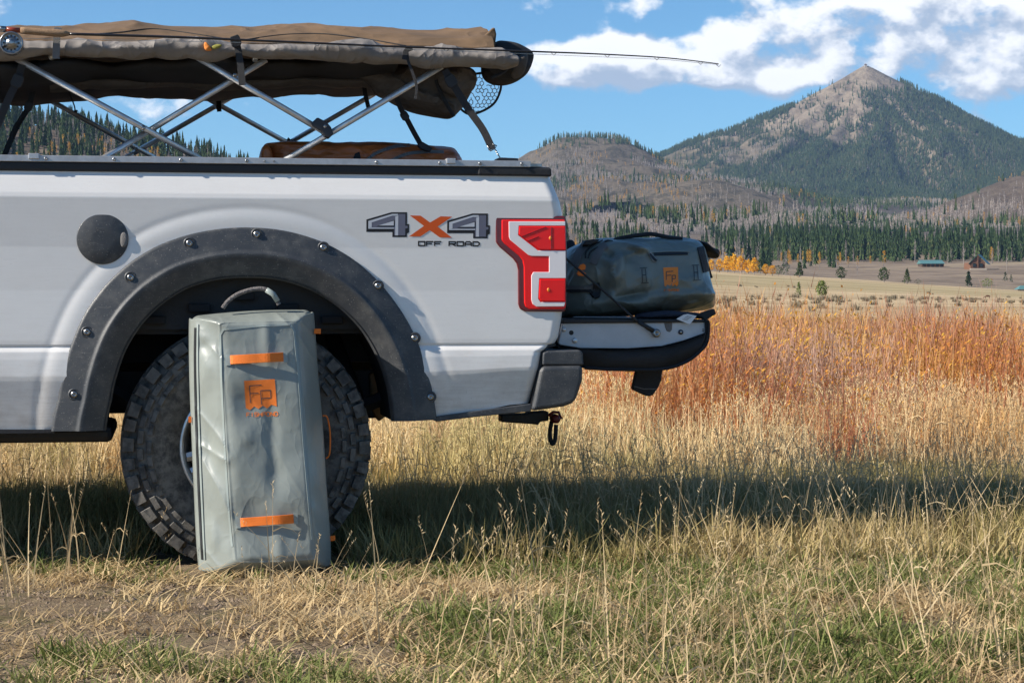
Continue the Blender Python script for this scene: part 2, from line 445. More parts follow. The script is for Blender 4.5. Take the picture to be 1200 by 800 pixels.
# ------------------------------------------------------------ terrain
GY = np.array([-20000, 110, 150, 250, 350, 450, 600, 700, 900, 1100, 1400, 1800, 2500, 3500, 5000, 8000, 14000.])
GZt = np.array([0, 0, .02, .38, .92, 1.7, 3.5, 2.4, 13.5, 21., 35., 58., 102., 165., 235., 330., 340.])
def gz(x, y):
    x = np.asarray(x, float); y = np.asarray(y, float)
    z = np.interp(y, GY, GZt)
    yy = np.maximum(y, 50.)
    px = 600+x*F/yy
    t = sst(y, 110, 560)*(1-sst(y, 680, 950))
    z = z+t*22*np.clip((1200-px)/370, -.3, 1.15)*np.minimum(yy, 620)/F
    z = z+fbm(x/90., y/90., 0, 3, 5)*.5*sst(y, 60, 160)
    z = z+fbm(x/330., y/420., 0, 4, 11)*np.clip((y-1200)/1600, 0, 1)*16
    xr = 600+x*F/1150.
    rowr = np.interp(xr, [-900, -300, -100, 0, 100, 200, 260, 400, 600, 800], [75, 90, 128, 150, 172, 195, 212, 250, 290, 320])
    z = z+np.clip((318-rowr), 0, 999)*1150/F*np.exp(-((y-1150)/260.)**2)
    return z
def zr(row, Y): return CH+(HZ-row)*Y/F
def peak_z(x, y):
    dx = x-889.; dy = (y-5000.)
    r = np.sqrt(dx*dx+dy*dy)+1e-6; c = dx/r
    L = np.interp(r, [0, 182, 332, 546, 857, 1300, 2200], [589, 484, 418, 347, 262, 150, -100])
    Rr = np.interp(r, [0, 139, 289, 396, 700, 1100, 2200], [589, 514, 428, 366, 240, 120, -150])
    Fr = np.interp(r, [0, 60, 300, 600, 900, 1300, 2200], [589, 556, 418, 290, 205, 110, -150])
    wl = np.clip(-c, 0, 1)**1.5; wr = np.clip(c, 0, 1)**1.5; wf = 1-wl-wr
    z = L*wl+Rr*wr+Fr*wf
    th = np.arctan2(dy, dx)
    am = np.clip(r/420., 0, 1)
    gully = 1-np.abs(fbm(np.cos(th)*4+5, np.sin(th)*4, r/700., 4, 21))
    z = z+(gully-.8)*105*am*(1-.7*(wl+wr)) + fbm(x/120., y/120., 0, 5, 31)*16*np.clip(r/200., .1, 1)
    return z
def hill_z(cx, cy, top, prof, sy, sd, amp):
    pr, pv = prof
    def f(x, y):
        dx = x-cx; dy = (y-cy)/sy; r = np.sqrt(dx*dx+dy*dy)
        return top-np.interp(r, pr, pv)+fbm(x/70., y/90., 0, 5, sd)*amp*np.clip(r/60, .15, 1)
    return f
hillA = hill_z(135, 3500, 283, ([0, 50, 112, 170, 260, 420, 700], [0, 5, 37, 62, 92, 128, 220]), 1.7, 41, 14)
hillB = hill_z(264, 2750, 166, ([0, 35, 80, 140, 260, 420], [0, 5, 23, 46, 85, 150]), 1.4, 51, 5)
hillC = hill_z(625, 2300, 147, ([0, 50, 100, 150, 200, 420], [0, 6, 26, 48, 66, 160]), 1.5, 61, 3)
def total_z(x, y):
    z = gz(x, y)
    for f in (peak_z, hillA, hillB, hillC): z = np.maximum(z, np.where(y > 1500, f(x, y), -1e3))
    return z
def ray_ground(px, row, Y0=30., Y1=9000., fn=gz):
    Ys = np.exp(np.linspace(math.log(Y0), math.log(Y1), 4000))
    x = (px-600)*Ys/F; z = fn(x, Ys); rr = HZ-(z-CH)*F/Ys
    k = np.argmax(rr <= row)
    return float(x[k]), float(Ys[k]), float(z[k])

# ground sheet: polar fan, fine inside the view, coarse round the rest
angs = np.concatenate([np.arange(-180, -30, 10.), np.arange(-30, -17, 1.), np.arange(-17, 17, .2), np.arange(17, 30, 1.), np.arange(30, 180, 10.)])*math.pi/180
rad = np.exp(np.linspace(math.log(1.0), math.log(13500), 230))
AA, RR = np.meshgrid(angs, rad)
gx = RR*np.sin(AA); gy = RR*np.cos(AA); gzz = gz(gx, gy)
gzz = np.where(RR > 13000, gzz-0, gzz)
nA = len(angs)
V = np.stack([gx.ravel(), gy.ravel(), gzz.ravel()], 1)
Fg = []
for i in range(len(rad)-1):
    for j in range(nA):
        j2 = (j+1) % nA; Fg.append((i*nA+j, i*nA+j2, (i+1)*nA+j2, (i+1)*nA+j))
V = np.vstack([V, [[0, 0, 0]]]); c0 = len(V)-1
for j in range(nA): Fg.append((c0, (j+1) % nA, j))
mg = bpy.data.materials.new('meadow_ground'); mg.use_nodes = True
t = NT(mg.node_tree); b = t.n['Principled BSDF']; b.inputs['Roughness'].default_value = 1.; b.inputs['Specular IOR Level'].default_value = .1
co = t.new('ShaderNodeNewGeometry').outputs['Position']; x, y, z = t.sep(co)
n1 = t.noise(co, 1.3, 8, .62); n2 = t.noise(co, 14, 8, .7); n3 = t.noise(co, 90, 4, .7)
dirt = t.mix(t.ss(n1, .4, .6), (.215, .158, .108), (.15, .108, .072))
dirt = t.mix(t.ss(n2, .38, .68), dirt, (.27, .21, .135))
dirt = t.mix(t.ss(n3, .55, .7), dirt, (.34, .27, .17))
dirt = t.mix(t.m('MULTIPLY', t.ss(t.noise(co, 3.1, 6, .7), .5, .62), .5), dirt, (.075, .085, .03))
st = t.vm('MULTIPLY', co, (.012, .05, 0)); ns = t.noise(st, 1.0, 7, .65); nst = t.noise(t.vm('MULTIPLY', co, (.05, .16, 0)), 1., 7, .7)
field = t.mix(t.ss(ns, .4, .62), (.56, .43, .26), (.38, .28, .16))
field = t.mix(t.m('MULTIPLY', t.ss(nst, .5, .62), .4), field, (.20, .15, .10))
green = t.m('MULTIPLY', t.ss(y, 330, 420), t.m('SUBTRACT', 1, t.ss(y, 500, 570)))
green = t.m('MULTIPLY', green, t.ss(t.noise(st, .6, 5, .6), .30, .52))
field = t.mix(t.m('MULTIPLY', green, .42), field, (.24, .21, .095))
near = t.mix(t.ss(y, 18, 60), dirt, field)
brush = t.mix(t.ss(t.noise(co, .05, 8, .72), .38, .62), (.26, .20, .145), (.16, .122, .09))
brush = t.mix(t.ss(t.noise(co, .012, 5, .6), .52, .7), brush, (.33, .26, .17))
far = t.mix(t.ss(y, 1300, 2000), brush, t.mix(t.ss(t.noise(co, .008, 7, .65), .4, .6), (.075, .065, .055), (.15, .125, .11)))
t.l.new(t.mix(t.ss(y, 600, 660), near, far), b.inputs['Base Color'])
bn = t.new('ShaderNodeBump'); bn.inputs['Strength'].default_value = .9; bn.inputs['Distance'].default_value = .03
t.l.new(t.m('ADD', n2, t.m('MULTIPLY', n3, .35)), bn.inputs['Height']); t.l.new(bn.outputs[0], b.inputs['Normal'])
ground = mk('ground', V, Fg, mg, kind='structure', smooth=True)

def land_mesh(name, fn, x0, x1, y0, y1, nx, ny, matr):
    xs = np.linspace(x0, x1, nx); ys = np.linspace(y0, y1, ny); Y, X = np.meshgrid(ys, xs, indexing='ij')
    Z = fn(X, Y); G = gz(X, Y); Z = np.maximum(Z, G-14)
    V = np.stack([X.ravel(), Y.ravel(), Z.ravel()], 1)
    Fc = []
    low = (Z < G-6)
    for i in range(ny-1):
        for j in range(nx-1):
            if low[i, j] and low[i+1, j] and low[i, j+1] and low[i+1, j+1]: continue
            Fc.append((i*nx+j, i*nx+j+1, (i+1)*nx+j+1, (i+1)*nx+j))
    return mk(name, V, Fc, matr, kind='structure', smooth=True)
def land_mat(name, stops, sc, forest=(.05, .06, .045), extra=None):
    m = bpy.data.materials.new(name); m.use_nodes = True
    t = NT(m.node_tree); b = t.n['Principled BSDF']; b.inputs['Roughness'].default_value = 1.; b.inputs['Specular IOR Level'].default_value = .05
    co = t.new('ShaderNodeNewGeometry').outputs['Position']
    n = t.noise(t.vm('MULTIPLY', co, (1, .6, .7)), sc, 10, .68)
    c = t.ramp(t.lin(n, .28, .72), stops)
    if extra: c = extra(t, co, c)
    t.l.new(c, b.inputs['Base Color'])
    bn = t.new('ShaderNodeBump'); bn.inputs['Strength'].default_value = .8; bn.inputs['Distance'].default_value = 9
    t.l.new(t.noise(co, sc*2.5, 8, .7), bn.inputs['Height']); t.l.new(bn.outputs[0], b.inputs['Normal'])
    return m
def peak_extra(t, co, c):
    x, y, z = t.sep(co)
    n = t.noise(co, .012, 6, .62)
    hi = t.ss(t.m('ADD', z, t.m('MULTIPLY', t.m('SUBTRACT', n, .5), 260)), 300, 430)
    low = t.mix(t.ss(t.noise(co, .02, 7, .7), .4, .62), (.085, .075, .045), (.17, .135, .08))
    c = t.mix(hi, low, c)
    stk = t.noise(t.vm('MULTIPLY', co, (.05, .01, .012)), 1., 6, .65)
    return t.mix(t.m('MULTIPLY', t.ss(stk, .52, .66), .6), c, (.29, .235, .175))
peak_m = land_mat('peak_scree', [(0, (.09, .07, .05)), (.35, (.19, .15, .11)), (.65, (.30, .24, .175)), (1, (.13, .105, .08))], .028, extra=peak_extra)
hill_m = land_mat('hill_brush', [(0, (.05, .045, .035)), (.35, (.10, .085, .06)), (.6, (.18, .145, .105)), (1, (.08, .07, .05))], .05)
knoll_m = land_mat('knoll_sagebrush', [(0, (.085, .066, .052)), (.5, (.14, .108, .082)), (1, (.18, .145, .11))], .06)
mountain = land_mesh('mountain', peak_z, -500, 2500, 3500, 6200, 300, 260, peak_m)
hA = land_mesh('hill', hillA, -350, 700, 2600, 4500, 130, 130, hill_m)
hB = land_mesh('hill', hillB, 0, 600, 2200, 3400, 90, 90, hill_m)
hC = land_mesh('hill', hillC, 250, 1100, 1750, 2950, 110, 110, knoll_m)

# dirt road crossing the far brush
rp = [ray_ground(p, r) for p, r in ((905, 316), (925, 319), (945, 323), (965, 327))]
rp = [(890., 308.), (918, 314.), (940, 318.5), (962, 323.), (985, 327.)]
Vr = []
for p, r in rp:
    xx, yy, zz = ray_ground(p, r, 640.)
    Vr += [(xx, yy-5, float(gz(xx, yy-5))+.25), (xx, yy+5, float(gz(xx, yy+5))+.25)]
mk('road', Vr, [(2*i, 2*i+2, 2*i+3, 2*i+1) for i in range(len(rp)-1)], mat('pale_dirt', (.42, .35, .28), .95, vary=.2, vscale=.1), kind='structure')

# ------------------------------------------------------------ vegetation prototypes
def leafmat(name, stops, posscale=.8, tr=.3, rough=.75, rnd=.55, tints=()):
    m = bpy.data.materials.new(name); m.use_nodes = True
    t = NT(m.node_tree); b = t.n['Principled BSDF']; b.inputs['Roughness'].default_value = rough; b.inputs['Specular IOR Level'].default_value = .2
    oi = t.new('ShaderNodeObjectInfo'); co = t.new('ShaderNodeNewGeometry'); 
    n = t.noise(co.outputs['Position'], posscale, 4, .6)
    isl = t.new('ShaderNodeNewGeometry').outputs['Random Per Island']
    f = t.m('ADD', t.m('MULTIPLY', oi.outputs['Random'], rnd*.45), t.m('ADD', t.m('MULTIPLY', isl, rnd*.55), t.m('MULTIPLY', t.lin(n, .3, .7), 1-rnd)))
    c = t.ramp(f, stops)
    for (sc, seed, lo, hi, cc, st_) in tints:
        n2 = t.noise(t.vm('ADD', co.outputs['Position'], (seed, seed, 0)), sc, 4, .6); c = t.mix(t.m('MULTIPLY', t.ss(n2, lo, hi), st_), c, cc)
    t.l.new(c, b.inputs['Base Color'])
    if tr:
        tl = t.new('ShaderNodeBsdfTranslucent'); t.l.new(c, tl.inputs['Color'])
        mx = t.new('ShaderNodeMixShader'); mx.inputs[0].default_value = tr
        t.l.new(b.outputs[0], mx.inputs[1]); t.l.new(tl.outputs[0], mx.inputs[2])
        t.l.new(mx.outputs[0], t.n['Material Output'].inputs['Surface'])
    return m
LM = {
 'dry': leafmat('dry_blade', [(0, (.22, .14, .07)), (.3, (.46, .33, .18)), (.6, (.68, .51, .27)), (1, (.82, .68, .41))]),
 'straw': leafmat('straw_blade', [(0, (.34, .22, .11)), (.22, (.62, .46, .26)), (.5, (.82, .64, .36)), (.8, (.90, .76, .48)), (1, (.66, .48, .18))], .45, tints=((.45, 3., .52, .66, (.74, .42, .12), .75), (.6, 11., .56, .68, (.40, .38, .12), .5), (.35, 21., .54, .66, (.42, .25, .13), .7))),
 'green': leafmat('green_blade', [(0, (.07, .10, .02)), (.4, (.14, .175, .045)), (.75, (.25, .26, .09)), (1, (.40, .35, .17))]),
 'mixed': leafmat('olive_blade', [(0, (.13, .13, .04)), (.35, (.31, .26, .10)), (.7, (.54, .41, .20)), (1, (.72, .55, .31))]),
 'stalk': leafmat('stalk_straw', [(0, (.34, .22, .11)), (.4, (.55, .41, .23)), (.8, (.72, .58, .36)), (1, (.50, .36, .18))]),
 'brush': leafmat('willow_twig', [(0, (.16, .09, .06)), (.2, (.36, .15, .07)), (.4, (.52, .22, .09)), (.58, (.62, .38, .19)), (.78, (.66, .50, .32)), (1, (.50, .24, .12))], .3, rnd=.6, tints=((.30, 5., .50, .60, (.48, .34, .28), .7), (.4, 15., .52, .62, (.78, .46, .10), .7), (.25, 35., .52, .6, (.46, .13, .05), .6))),
 'brushleaf': leafmat('willow_leaf', [(0, (.55, .15, .04)), (.35, (.66, .27, .06)), (.65, (.80, .50, .07)), (1, (.52, .22, .08))], .2, .4, rnd=.5),
 'sage': leafmat('sagebrush', [(0, (.10, .085, .05)), (.5, (.18, .15, .10)), (1, (.27, .22, .15))], .05, 0),
 'conifer': leafmat('conifer_needles', [(0, (.012, .026, .012)), (.4, (.026, .050, .017)), (.75, (.055, .080, .028)), (1, (.11, .11, .045))], .01, 0, .9, rnd=.8),
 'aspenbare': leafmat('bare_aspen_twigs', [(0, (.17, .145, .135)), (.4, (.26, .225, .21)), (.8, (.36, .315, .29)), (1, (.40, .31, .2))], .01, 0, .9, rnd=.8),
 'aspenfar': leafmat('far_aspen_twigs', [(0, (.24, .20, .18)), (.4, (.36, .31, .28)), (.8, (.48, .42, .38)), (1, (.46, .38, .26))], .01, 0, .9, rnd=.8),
 'aspenyel': leafmat('yellow_aspen_leaves', [(0, (.46, .20, .02)), (.4, (.66, .34, .03)), (.8, (.80, .47, .05)), (1, (.55, .38, .10))], .05, .3),
 'pine': leafmat('pine_needles', [(0, (.07, .10, .025)), (.5, (.13, .17, .04)), (1, (.20, .23, .07))], 1., 0),
 'trunk': mat('bark', (.30, .26, .23), .9, vary=.3, vscale=2),
}
def blade_mesh(acc, base, h, w, lean, ang, curve, segs=3, twist=0.):
    bx, by = base; V = []; ca, sa = math.cos(ang), math.sin(ang)
    wa = ang+math.pi/2+random.uniform(-.9, .9); wx, wy = math.cos(wa), math.sin(wa)
    for i in range(segs+1):
        s = i/segs; off = lean*s+curve*s*s
        z = h*s*(1-.35*min(1, abs(curve)/(h+1e-6))*s)
        ww = w*(1-s**1.6)*.5+w*.04
        V += [(bx+ca*off-wx*ww, by+sa*off-wy*ww, z), (bx+ca*off+wx*ww, by+sa*off+wy*ww, z)]
    acc.add((V, [(2*i, 2*i+1, 2*i+3, 2*i+2) for i in range(segs)]))
    return V[-1]
PROTO = {}
def proto(name, acc, mats, mi=None, smooth=False):
    V, Fc = acc.get(); me = bpy.data.meshes.new(name); me.from_pydata(V.tolist(), [], Fc); me.update()
    for m in (mats if isinstance(mats, (list, tuple)) else [mats]): me.materials.append(m)
    if mi is not None: me.polygons.foreach_set('material_index', mi)
    o = bpy.data.objects.new(name, me); return o
def tuft(name, matr, n, rad_, h, w, lean, curve):
    out = []
    for v in range(5):
        a = Acc()
        for i in range(n):
            r = rad_*math.sqrt(random.random()); th = random.uniform(0, 6.283)
            hh = h*random.uniform(.45, 1.1)
            blade_mesh(a, (r*math.cos(th), r*math.sin(th)), hh, w*random.uniform(.6, 1.2), random.uniform(0, lean)*hh, random.uniform(0, 6.283), random.uniform(-.1, curve)*hh)
        out.append(proto(name+'_clump', a, matr))
    return out
def stalks(name, matr, n, rad_, h, w, lean, head=.16):
    out = []
    for v in range(6):
        a = Acc()
        for i in range(n):
            r = rad_*math.sqrt(random.random()); th = random.uniform(0, 6.283); ang = random.uniform(0, 6.283)
            hh = h*random.uniform(.55, 1.1); ln = random.uniform(0, lean)*hh*(2.2 if random.random() < .12 else 1); cv = random.uniform(0, .25)*hh
            bx, by = r*math.cos(th), r*math.sin(th)
            blade_mesh(a, (bx, by), hh, w, ln, ang, cv, 4)
            # seed head: narrow spikelets hugging the upper stem
            for k in range(7):
                s = 1-head*k/7.
                o = ln*s+cv*s*s; zz = hh*s*(1-.35*min(1, cv/hh)*s)
                c = (bx+math.cos(ang)*o, by+math.sin(ang)*o, zz); t2 = random.uniform(0, 6.283); q = w*random.uniform(1.1, 2.1)
                e = (c[0]+math.cos(t2)*q, c[1]+math.sin(t2)*q, zz+hh*.035)
                a.add(([c, (c[0], c[1], zz+hh*.02), e], [(0, 1, 2)]))
            if random.random() < .55:      # a dry leaf hanging from the stem
                s = random.uniform(.15, .6); o = ln*s+cv*s*s; zz = hh*s; t2 = random.uniform(0, 6.283); L = hh*random.uniform(.15, .35)
                V = []
                for j in range(4):
                    q = j/3; V += [(bx+math.cos(ang)*o+math.cos(t2)*L*q, by+math.sin(ang)*o+math.sin(t2)*L*q, zz+L*(.6*q-.9*q*q)-w*(1-q)*.5), (bx+math.cos(ang)*o+math.cos(t2)*L*q, by+math.sin(ang)*o+math.sin(t2)*L*q, zz+L*(.6*q-.9*q*q)+w*(1-q)*.7)]
                a.add((V, [(2*j, 2*j+1, 2*j+3, 2*j+2) for j in range(3)]))
        out.append(proto(name+'_clump', a, matr))
    return out
def brushes(name, n, rad_, h, leaf=.5):
    out = []
    for v in range(6):
        a = Acc(); mi = []
        for i in range(n):
            r = rad_*math.sqrt(random.random()); th = random.uniform(0, 6.283); ang = th+random.uniform(-.6, .6)
            hh = h*random.uniform(.6, 1.1); bx, by = r*math.cos(th), r*math.sin(th); ln = random.uniform(.02, .3)*hh; cv = random.uniform(-.05, .08)*hh
            f0 = len(a.F); blade_mesh(a, (bx, by), hh, .007, ln, ang, cv, 4); mi += [0]*(len(a.F)-f0)
            for k in range(5):
                s = random.uniform(.3, .95); o = ln*s+cv*s*s; c = (bx+math.cos(ang)*o, by+math.sin(ang)*o, hh*s); t2 = random.uniform(0, 6.283); L = hh*random.uniform(.1, .3)*(1.1-s*.6)
                e = (c[0]+math.cos(t2)*L*.35, c[1]+math.sin(t2)*L*.35, c[2]+L)
                a.add(([c, (c[0]+.004, c[1], c[2]+.002), e], [(0, 1, 2)])); mi.append(0)
            for k in range(int(8*leaf*random.uniform(.2, 1.6))):
                s = random.uniform(.25, 1.0); o = ln*s+cv*s*s; t2 = random.uniform(0, 6.283); L = random.uniform(.015, .035)
                c = (bx+math.cos(ang)*o+random.uniform(-.03, .03), by+math.sin(ang)*o+random.uniform(-.03, .03), hh*s)
                d = (math.cos(t2), math.sin(t2))
                a.add(([c, (c[0]+d[0]*L*.5-d[1]*.006, c[1]+d[1]*L*.5+d[0]*.006, c[2]+L*.5), (c[0]+d[0]*L, c[1]+d[1]*L, c[2]+L*.8), (c[0]+d[0]*L*.5+d[1]*.006, c[1]+d[1]*L*.5-d[0]*.006, c[2]+L*.3)], [(0, 1, 2, 3)])); mi.append(1)
        out.append(proto(name+'_clump', a, [LM['brush'], LM['brushleaf']], mi))
    return out
def conifer_proto(n_layers, sides, name='spruce', hmul=1.):
    out = []
    for v in range(5):
        a = Acc(); mi = []
        f0 = len(a.F); a.add(tube([(0, 0, 0), (0, 0, .97)], [.012, .002], 4, False)); mi += [1]*(len(a.F)-f0)
        slim = random.uniform(.085, .15)
        for L in range(n_layers):
            s = L/n_layers; z = .06+.90*s; R_ = slim*(1-s)**.8+.012; hgt = .92/n_layers*2.0
            V = [(0, 0, min(1., z+hgt))]; k = sides
            ph = random.uniform(0, 6.28)
            for j in range(k):
                rr = R_*random.uniform(.55, 1.25); th = ph+2*math.pi*j/k+random.uniform(-.2, .2)
                V.append((rr*math.cos(th), rr*math.sin(th), z-random.uniform(0, .03)))
                th2 = ph+2*math.pi*(j+.5)/k; V.append((rr*.45*math.cos(th2), rr*.45*math.sin(th2), z+.02))
            a.add((V, [(0, 1+i, 1+(i+1) % (2*k)) for i in range(2*k)])); mi += [0]*(2*k)
        out.append(proto(name, a, [LM['conifer'], LM['trunk']], mi))
    return out
def aspen_proto(leafy, name, tw=38, matk='aspenbare', wd=.012):
    out = []
    for v in range(5):
        a = Acc(); mi = []; f0 = 0
        a.add(tube([(0, 0, 0), (.01, 0, .5), (0, .01, .97)], [.016, .011, .003], 4, False)); mi += [1]*(len(a.F)-f0)
        for i in range(tw):
            s = random.uniform(.25, .95); th = random.uniform(0, 6.28); L = random.uniform(.10, .26)*(1.15-s)
            c = (0, 0, s); e = (math.cos(th)*L*.75, math.sin(th)*L*.75, s+L*.9); f0 = len(a.F)
            a.add(([c, (c[0], c[1], c[2]+wd), e], [(0, 1, 2)])); mi += [0]
            t2 = th+1.57
            a.add(([c, (c[0]+math.cos(t2)*wd, c[1]+math.sin(t2)*wd, c[2]), e], [(0, 1, 2)])); mi += [0]
            if leafy:
                for k in range(leafy):
                    q = random.uniform(.3, 1.15); p = np.array(e)*q+np.array([0, 0, s])*(1-q)+rng.normal(0, .025, 3); sz = random.uniform(.012, .028)
                    d1 = rng.normal(0, 1, 3); d2 = rng.normal(0, 1, 3); d1 /= np.linalg.norm(d1); d2 /= np.linalg.norm(d2)
                    a.add(([tuple(p), tuple(p+d1*sz), tuple(p+d1*sz+d2*sz), tuple(p+d2*sz)], [(0, 1, 2, 3)])); mi += [0]
        out.append(proto(name, a, [LM[matk], LM['trunk']], mi))
    return out
def scatter(name, pts, rot, scl, var, protos, label=None, cat=None, tilt=None):
    """point cloud carrying instances through geometry nodes; one stuff object"""
    n = len(pts); me = bpy.data.meshes.new(name); me.vertices.add(n)
    me.vertices.foreach_set('co', np.asarray(pts, np.float32).ravel())
    a = me.attributes.new('sc', 'FLOAT', 'POINT'); a.data.foreach_set('value', np.asarray(scl, np.float32))
    rv = np.zeros((n, 3), np.float32); rv[:, 2] = rot
    if tilt is not None: rv[:, :2] = tilt
    a = me.attributes.new('rt', 'FLOAT_VECTOR', 'POINT'); a.data.foreach_set('vector', rv.ravel())
    a = me.attributes.new('vr', 'INT', 'POINT'); a.data.foreach_set('value', np.asarray(var, np.int32))
    me.update()
    o = bpy.data.objects.new(name, me); COL.objects.link(o); o['kind'] = 'stuff'
    if label: o['label'] = label
    if cat: o['category'] = cat
    g = bpy.data.node_groups.new(name, 'GeometryNodeTree'); T = NT(g)
    g.interface.new_socket('Geometry', in_out='INPUT', socket_type='NodeSocketGeometry')
    g.interface.new_socket('Geometry', in_out='OUTPUT', socket_type='NodeSocketGeometry')
    gi = T.new('NodeGroupInput'); go = T.new('NodeGroupOutput'); jn = T.new('GeometryNodeJoinGeometry')
    def attr(nm, ty):
        q = T.new('GeometryNodeInputNamedAttribute', data_type=ty); q.inputs['Name'].default_value = nm; return q.outputs[0]
    sc_, rt_, vr_ = attr('sc', 'FLOAT'), attr('rt', 'FLOAT_VECTOR'), attr('vr', 'INT')
    for k, p in enumerate(protos):
        oi = T.new('GeometryNodeObjectInfo'); oi.inputs['Object'].default_value = p; oi.inputs['As Instance'].default_value = True
        ip = T.new('GeometryNodeInstanceOnPoints'); cp = T.new('FunctionNodeCompare', data_type='INT', operation='EQUAL')
        g.links.new(vr_, cp.inputs['A'] if False else [s for s in cp.inputs if s.type == 'INT'][0]); [s for s in cp.inputs if s.type == 'INT'][1].default_value = k
        g.links.new(gi.outputs[0], ip.inputs['Points']); g.links.new(cp.outputs[0], ip.inputs['Selection'])
        g.links.new(oi.outputs['Geometry'], ip.inputs['Instance']); g.links.new(rt_, ip.inputs['Rotation']); g.links.new(sc_, ip.inputs['Scale'])
        g.links.new(ip.outputs[0], jn.inputs[0])
    g.links.new(jn.outputs[0], go.inputs[0])
    md = o.modifiers.new('scatter', 'NODES'); md.node_group = g
    return o
def field_pts(n, y0, y1, fn, pad=1.12, power=1.0, margin=1.25):
    """random ground points inside the fan the camera could see (a bit wider), accepted with probability fn(x,y)"""
    ym = (y0+y1)/2*.288; n = int(n*(ym+1.25)/(ym+.35))
    y = y0+(y1-y0)*rng.random(n)**power
    x = (rng.random(n)*2-1)*(y*600/F*pad+margin)
    k = rng.random(n) < fn(x, y)
    return x[k], y[k]
def do_scatter(name, protos, x, y, s0, s1, label=None, cat=None, zf=gz, tilt=0., zoff=0., hf=None, hxy=None):
    n = len(x); z = zf(x, y)+zoff
    s0 = s0*(hf(y) if hf else 1); s1 = s1*(hf(y) if hf else 1)
    if hxy: s0 = s0*hxy(x, y); s1 = s1*hxy(x, y)
    return scatter(name, np.stack([x, y, z], 1), rng.random(n)*6.283, s0+(s1-s0)*rng.random(n), rng.integers(0, len(protos), n), protos, label, cat, tilt=(rng.normal(0, tilt, (n, 2)) if tilt else None))

T_short_green = tuft('short_green', LM['green'], 22, .05, .06, .0068, 1.0, 1.0)
T_short_dry = tuft('short_dry', LM['dry'], 22, .08, .058, .0052, 1.9, 1.5)
T_litter = tuft('litter', LM['dry'], 12, .10, .035, .0045, 4.5, 2.0)
T_mixed = tuft('olive', LM['mixed'], 34, .08, .145, .006, .7, .7)
T_stalk = stalks('stalk', LM['stalk'], 6, .11, .36, .0042, .55)
T_straw = stalks('straw', LM['straw'], 26, .17, .48, .0062, .30)
T_strawblade = tuft('straw_blade', LM['straw'], 42, .15, .34, .0065, .4, .5)
T_brush = brushes('brush', 34, .24, .66, .7)
T_brush2 = brushes('bare_brush', 26, .24, .74, .2)

def near_car(x, y):
    """under the pickup"""
    x, y = loc_(x, y); return (x > -5.) & (x < 1.38) & (y > 6.88) & (y < 8.9)
def loc_(x, y): return x*math.cos(TH)+y*math.sin(TH), -x*math.sin(TH)+y*math.cos(TH)
def at_bag(x, y, m=.0):
    x, y = loc_(x, y); w = np.abs(x-.261)
    return ((x > .04-m) & (x < .57+m) & (y > 6.55-m) & (y < 6.98+m)) | ((w < .36) & (y > 6.8) & (y < 7.2)) | ((w < .36) & (y > 8.55) & (y < 8.9))
def patch(x, y, s=1.4, sd=3): return fbm(x*s, y*s*.8, 0, 4, sd)*.5+.5
right = lambda x, y: sst(x, -1.2, 1.1)
x, y = field_pts(15000, 3.1, 7.4, lambda x, y: np.where(at_bag(x, y), 0, sst(patch(x, y, 1.6, 3)+.16*right(x, y)+.14*sst(y, 5.9, 6.6), .44, .60)*.42*(.30+.70*right(x, y))))
do_scatter('green_grass', T_short_green, x, y, .5, 1.25, 'short green grass tufts on the bare dirt in front of the truck', 'grass')
x, y = field_pts(16000, 3.1, 7.6, lambda x, y: np.where(at_bag(x, y), 0, (.05+.6*sst(patch(x, y, 1.9, 9)+.16*right(x, y)+.2*sst(y, 5.8, 6.5), .46, .70))*.42*(.34+.48*right(x, y))))
do_scatter('dry_grass', T_short_dry, x, y, .5, 1.4, 'short curled dry grass matted over the foreground', 'dry grass')
x, y = field_pts(9000, 3.1, 7.2, lambda x, y: np.where(at_bag(x, y), 0, .30*sst(patch(x, y, 2.5, 33), .3, .6)))
do_scatter('grass_litter', T_litter, x, y, .5, 1.3, 'flattened dead grass blades lying on the dirt', 'dead grass', tilt=.12)
x, y = field_pts(7000, 3.2, 7.3, lambda x, y: np.where(at_bag(x, y, .06), 0, (.01+.55*right(x, y)**1.5*sst(patch(x, y, 1.2, 15), .35, .6)+.20*sst(y, 5.9, 6.3)*(1-sst(y, 6.6, 7.))*sst(patch(x, y, 2.2, 25), .4, .6))*.075))
do_scatter('straw_stalks', T_stalk, x, y, .55, 1.15, 'thin tan grass stalks with seed heads leaning in the foreground', 'grass stalks', tilt=.12)
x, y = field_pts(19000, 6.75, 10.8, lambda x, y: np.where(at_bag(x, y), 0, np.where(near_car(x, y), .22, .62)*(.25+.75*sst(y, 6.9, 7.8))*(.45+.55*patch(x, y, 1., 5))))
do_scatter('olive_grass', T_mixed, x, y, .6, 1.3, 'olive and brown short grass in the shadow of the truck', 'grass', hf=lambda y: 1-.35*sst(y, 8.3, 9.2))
x, y = field_pts(1700, 7.2, 9.4, lambda x, y: np.where(at_bag(x, y, .1) | near_car(x, y), 0, .35))
do_scatter('shaded_stalks', T_stalk, x, y, .7, 1.1, 'sparse straw stalks rising out of the shaded grass', 'grass stalks', tilt=.1)
x, y = field_pts(17000, 9.0, 30, lambda x, y: np.where(near_car(x, y), 0, .62*sst(y-.2*x, 9.5, 10.5)*(.35+.65*sst(patch(x, y, .8, 8), .35, .62))*(1-.85*sst(y+13*fbm(x*.38, y*.16, 0, 3, 55), 13, 22))), power=.8)
do_scatter('straw_grass', T_straw, x, y, .50, 1.05, 'pale golden straw grass standing behind the truck', 'tall grass')
